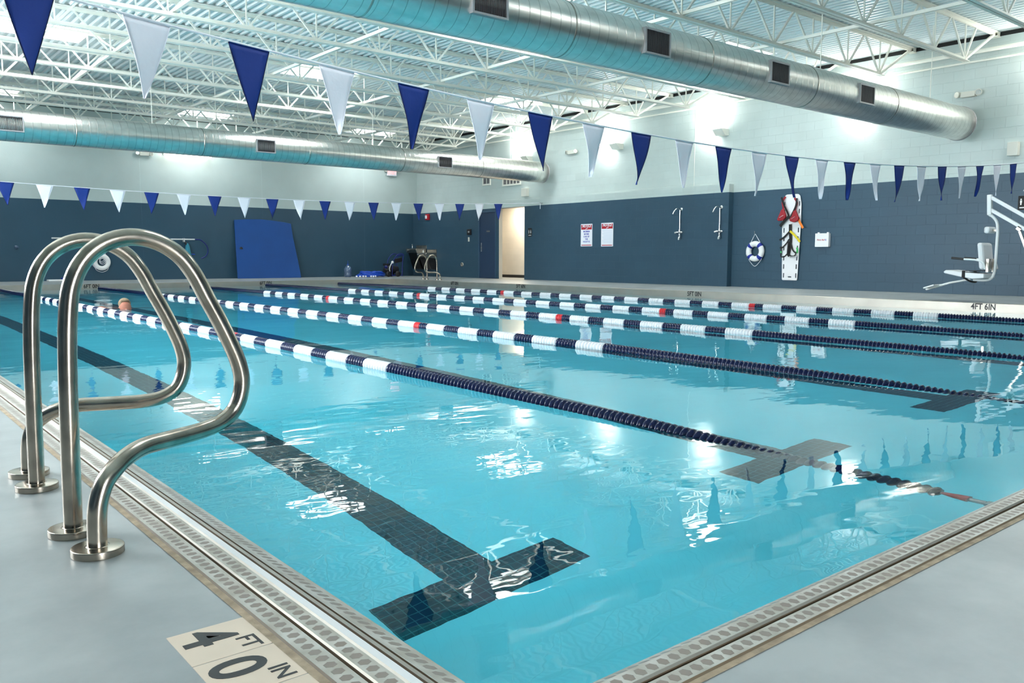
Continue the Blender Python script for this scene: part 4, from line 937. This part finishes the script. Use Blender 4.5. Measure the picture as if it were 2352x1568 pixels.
c = MB(); c.tube(smooth([(lx, 5.86, 1.46), (lx, 5.80, 1.42), (lx, 5.735, 1.33), (lx, 5.715, 1.2), (lx, 5.715, 1.0), (lx, 5.72, .7), (lx, 5.73, .5), (lx, 5.77, .40), (lx, 5.86, .365), (lx, 6.05, .365)], 6), .024, 14); c.build('post', mBuoy, t)
c = MB(); c.obox((lx, 5.835, 1.2), (.15, 0, 0), (0, .045, 0), (0, 0, .055)); c.build('headrest', mBoard, t, .03)
c = MB(); c.bar((lx, 5.72, 1.19), (lx, 5.80, 1.2), .03, .03); c.build('headrest_clamp', mDarkSteel, t)
c = MB(); c.obox((lx, 5.88, .765), (.22, 0, 0), (0, .045, .004), (0, .028, .225)); c.build('backrest', mBoard, t, .04)
c = MB(); c.prism([(5.80, .40), (5.80, .475), (6.2, .5), (6.28, .52), (6.42, .53), (6.46, .5), (6.45, .475), (6.2, .42), (5.98, .385)], 'x', lx-.23, lx+.23); c.build('seat', mBoard, t, .02)
c = MB()
for s in (-1, 1): c.box(lx+s*.233-.004, lx+s*.233+.004, 6.10, 6.15, .40, .52)
c.box(lx-.237, lx+.237, 5.86, 6.15, .515, .522); c.tube(smooth([(lx-.24, 6.12, .41), (lx-.1, 6.06, .34), (lx+.1, 6.04, .33), (lx+.24, 6.1, .41)], 6), .016, 8, flat=.4); c.build('seat_belt', mStrap, t)
for s in (-1, 1):
    c = MB(); c.tube(smooth([(lx+s*.25, 5.78, .55), (lx+s*.26, 5.82, .66), (lx+s*.26, 5.92, .70), (lx+s*.26, 6.12, .715)], 5), .016, 10); a_ = c.build('armrest', mBuoy, t)
    c = MB(); c.tube([(lx+s*.26, 6.12, .715), (lx+s*.26, 6.32, .735)], .02, 12); c.build('grip', mBlack, a_)
    c = MB(); c.box(lx+s*.12-.05, lx+s*.12+.05, 5.76, 5.80, .50, .72); c.build('bracket', mDarkSteel, t)
c = MB(); c.tube([(lx, 6.1, .375), (lx, 6.45, .30), (lx, 6.84, .175)], .018, 10); c.build('footrest_rod', mBuoy, t)
for s in (-1, 1):
    c = MB(); c.obox((lx+s*.12, 6.70, .235), (.11, 0, 0), (0, .09, -.03), (0, .004, .012)); c.build('foot_plate', mBoard, t, .008)

# ------------------------------------------------------------------ swimmer
px, py, pz = 3.82, 14.55, WZ-.03
sk = [(0, 1.15, -.24), (0, .85, -.20), (0, .55, -.15), (0, .33, -.13), (0, .17, -.10), (0, .075, -.045), (0, .045, .0), (0, .04, .05), (0, .05, .10), (0, .06, .15),   # pelvis, waist, chest, collar, neck, jaw, cheeks, eyes, brow, crown
      (-.19, .36, -.03), (-.30, .30, .03), (-.33, .55, .014), (-.34, .68, -.02), (.20, .36, -.06), (.42, .28, -.06), (.62, .07, -.12), (.70, -.03, -.14),
      (-.11, 1.25, -.26), (-.17, 1.68, -.34), (-.20, 2.1, -.28), (-.22, 2.28, -.26), (.11, 1.25, -.26), (.17, 1.68, -.34), (.20, 2.1, -.28), (.22, 2.28, -.26),
      (0, -.055, .03), (-.088, .075, .06), (.088, .075, .06)]
ed = [(0, 1), (1, 2), (2, 3), (3, 4), (4, 5), (5, 6), (6, 7), (7, 8), (8, 9), (3, 10), (10, 11), (11, 12), (12, 13), (3, 14), (14, 15), (15, 16), (16, 17), (0, 18), (18, 19), (19, 20), (20, 21), (0, 22), (22, 23), (23, 24), (24, 25), (6, 26), (7, 27), (7, 28)]
rad = [.15, .14, .16, .12, .06, .066, .08, .088, .09, .062, .07, .055, .04, .03, .07, .052, .04, .028, .10, .065, .045, .03, .10, .065, .045, .03, .016, .016, .016]
me = bpy.data.meshes.new('person'); me.from_pydata(sk, ed, []); me.materials.append(mSkin)
sw = bpy.data.objects.new('person', me); COL.objects.link(sw); sw.location = (px, py, pz); sw['wloc'] = (px, py, pz)
tag(sw, 'person swimming with head and one arm above the water behind the lane rope', 'person')
m_ = sw.modifiers.new('skin', 'SKIN')
for i, r in enumerate(rad): me.skin_vertices[0].data[i].radius = (r, r)
me.skin_vertices[0].data[0].use_root = True
ss = sw.modifiers.new('smooth', 'SUBSURF'); ss.levels = 2; ss.render_levels = 2; m_.use_smooth_shade = True
c = MB(); c.sphere((px, py+.075, pz+.115), (.094, .106, .098), 24, 16)
c.v = [v if v[1] > py+.045 or v[2] > pz+.165 else (v[0]*.9+px*.1, max(v[1], py+.035), v[2]) for v in c.v]; c.build('hair', mHair, sw)
c = MB(); c.sphere((px, py+1.2, pz-.21), (.19, .24, .14), 20, 12); c.build('swim_trunks', mTrunks, sw)
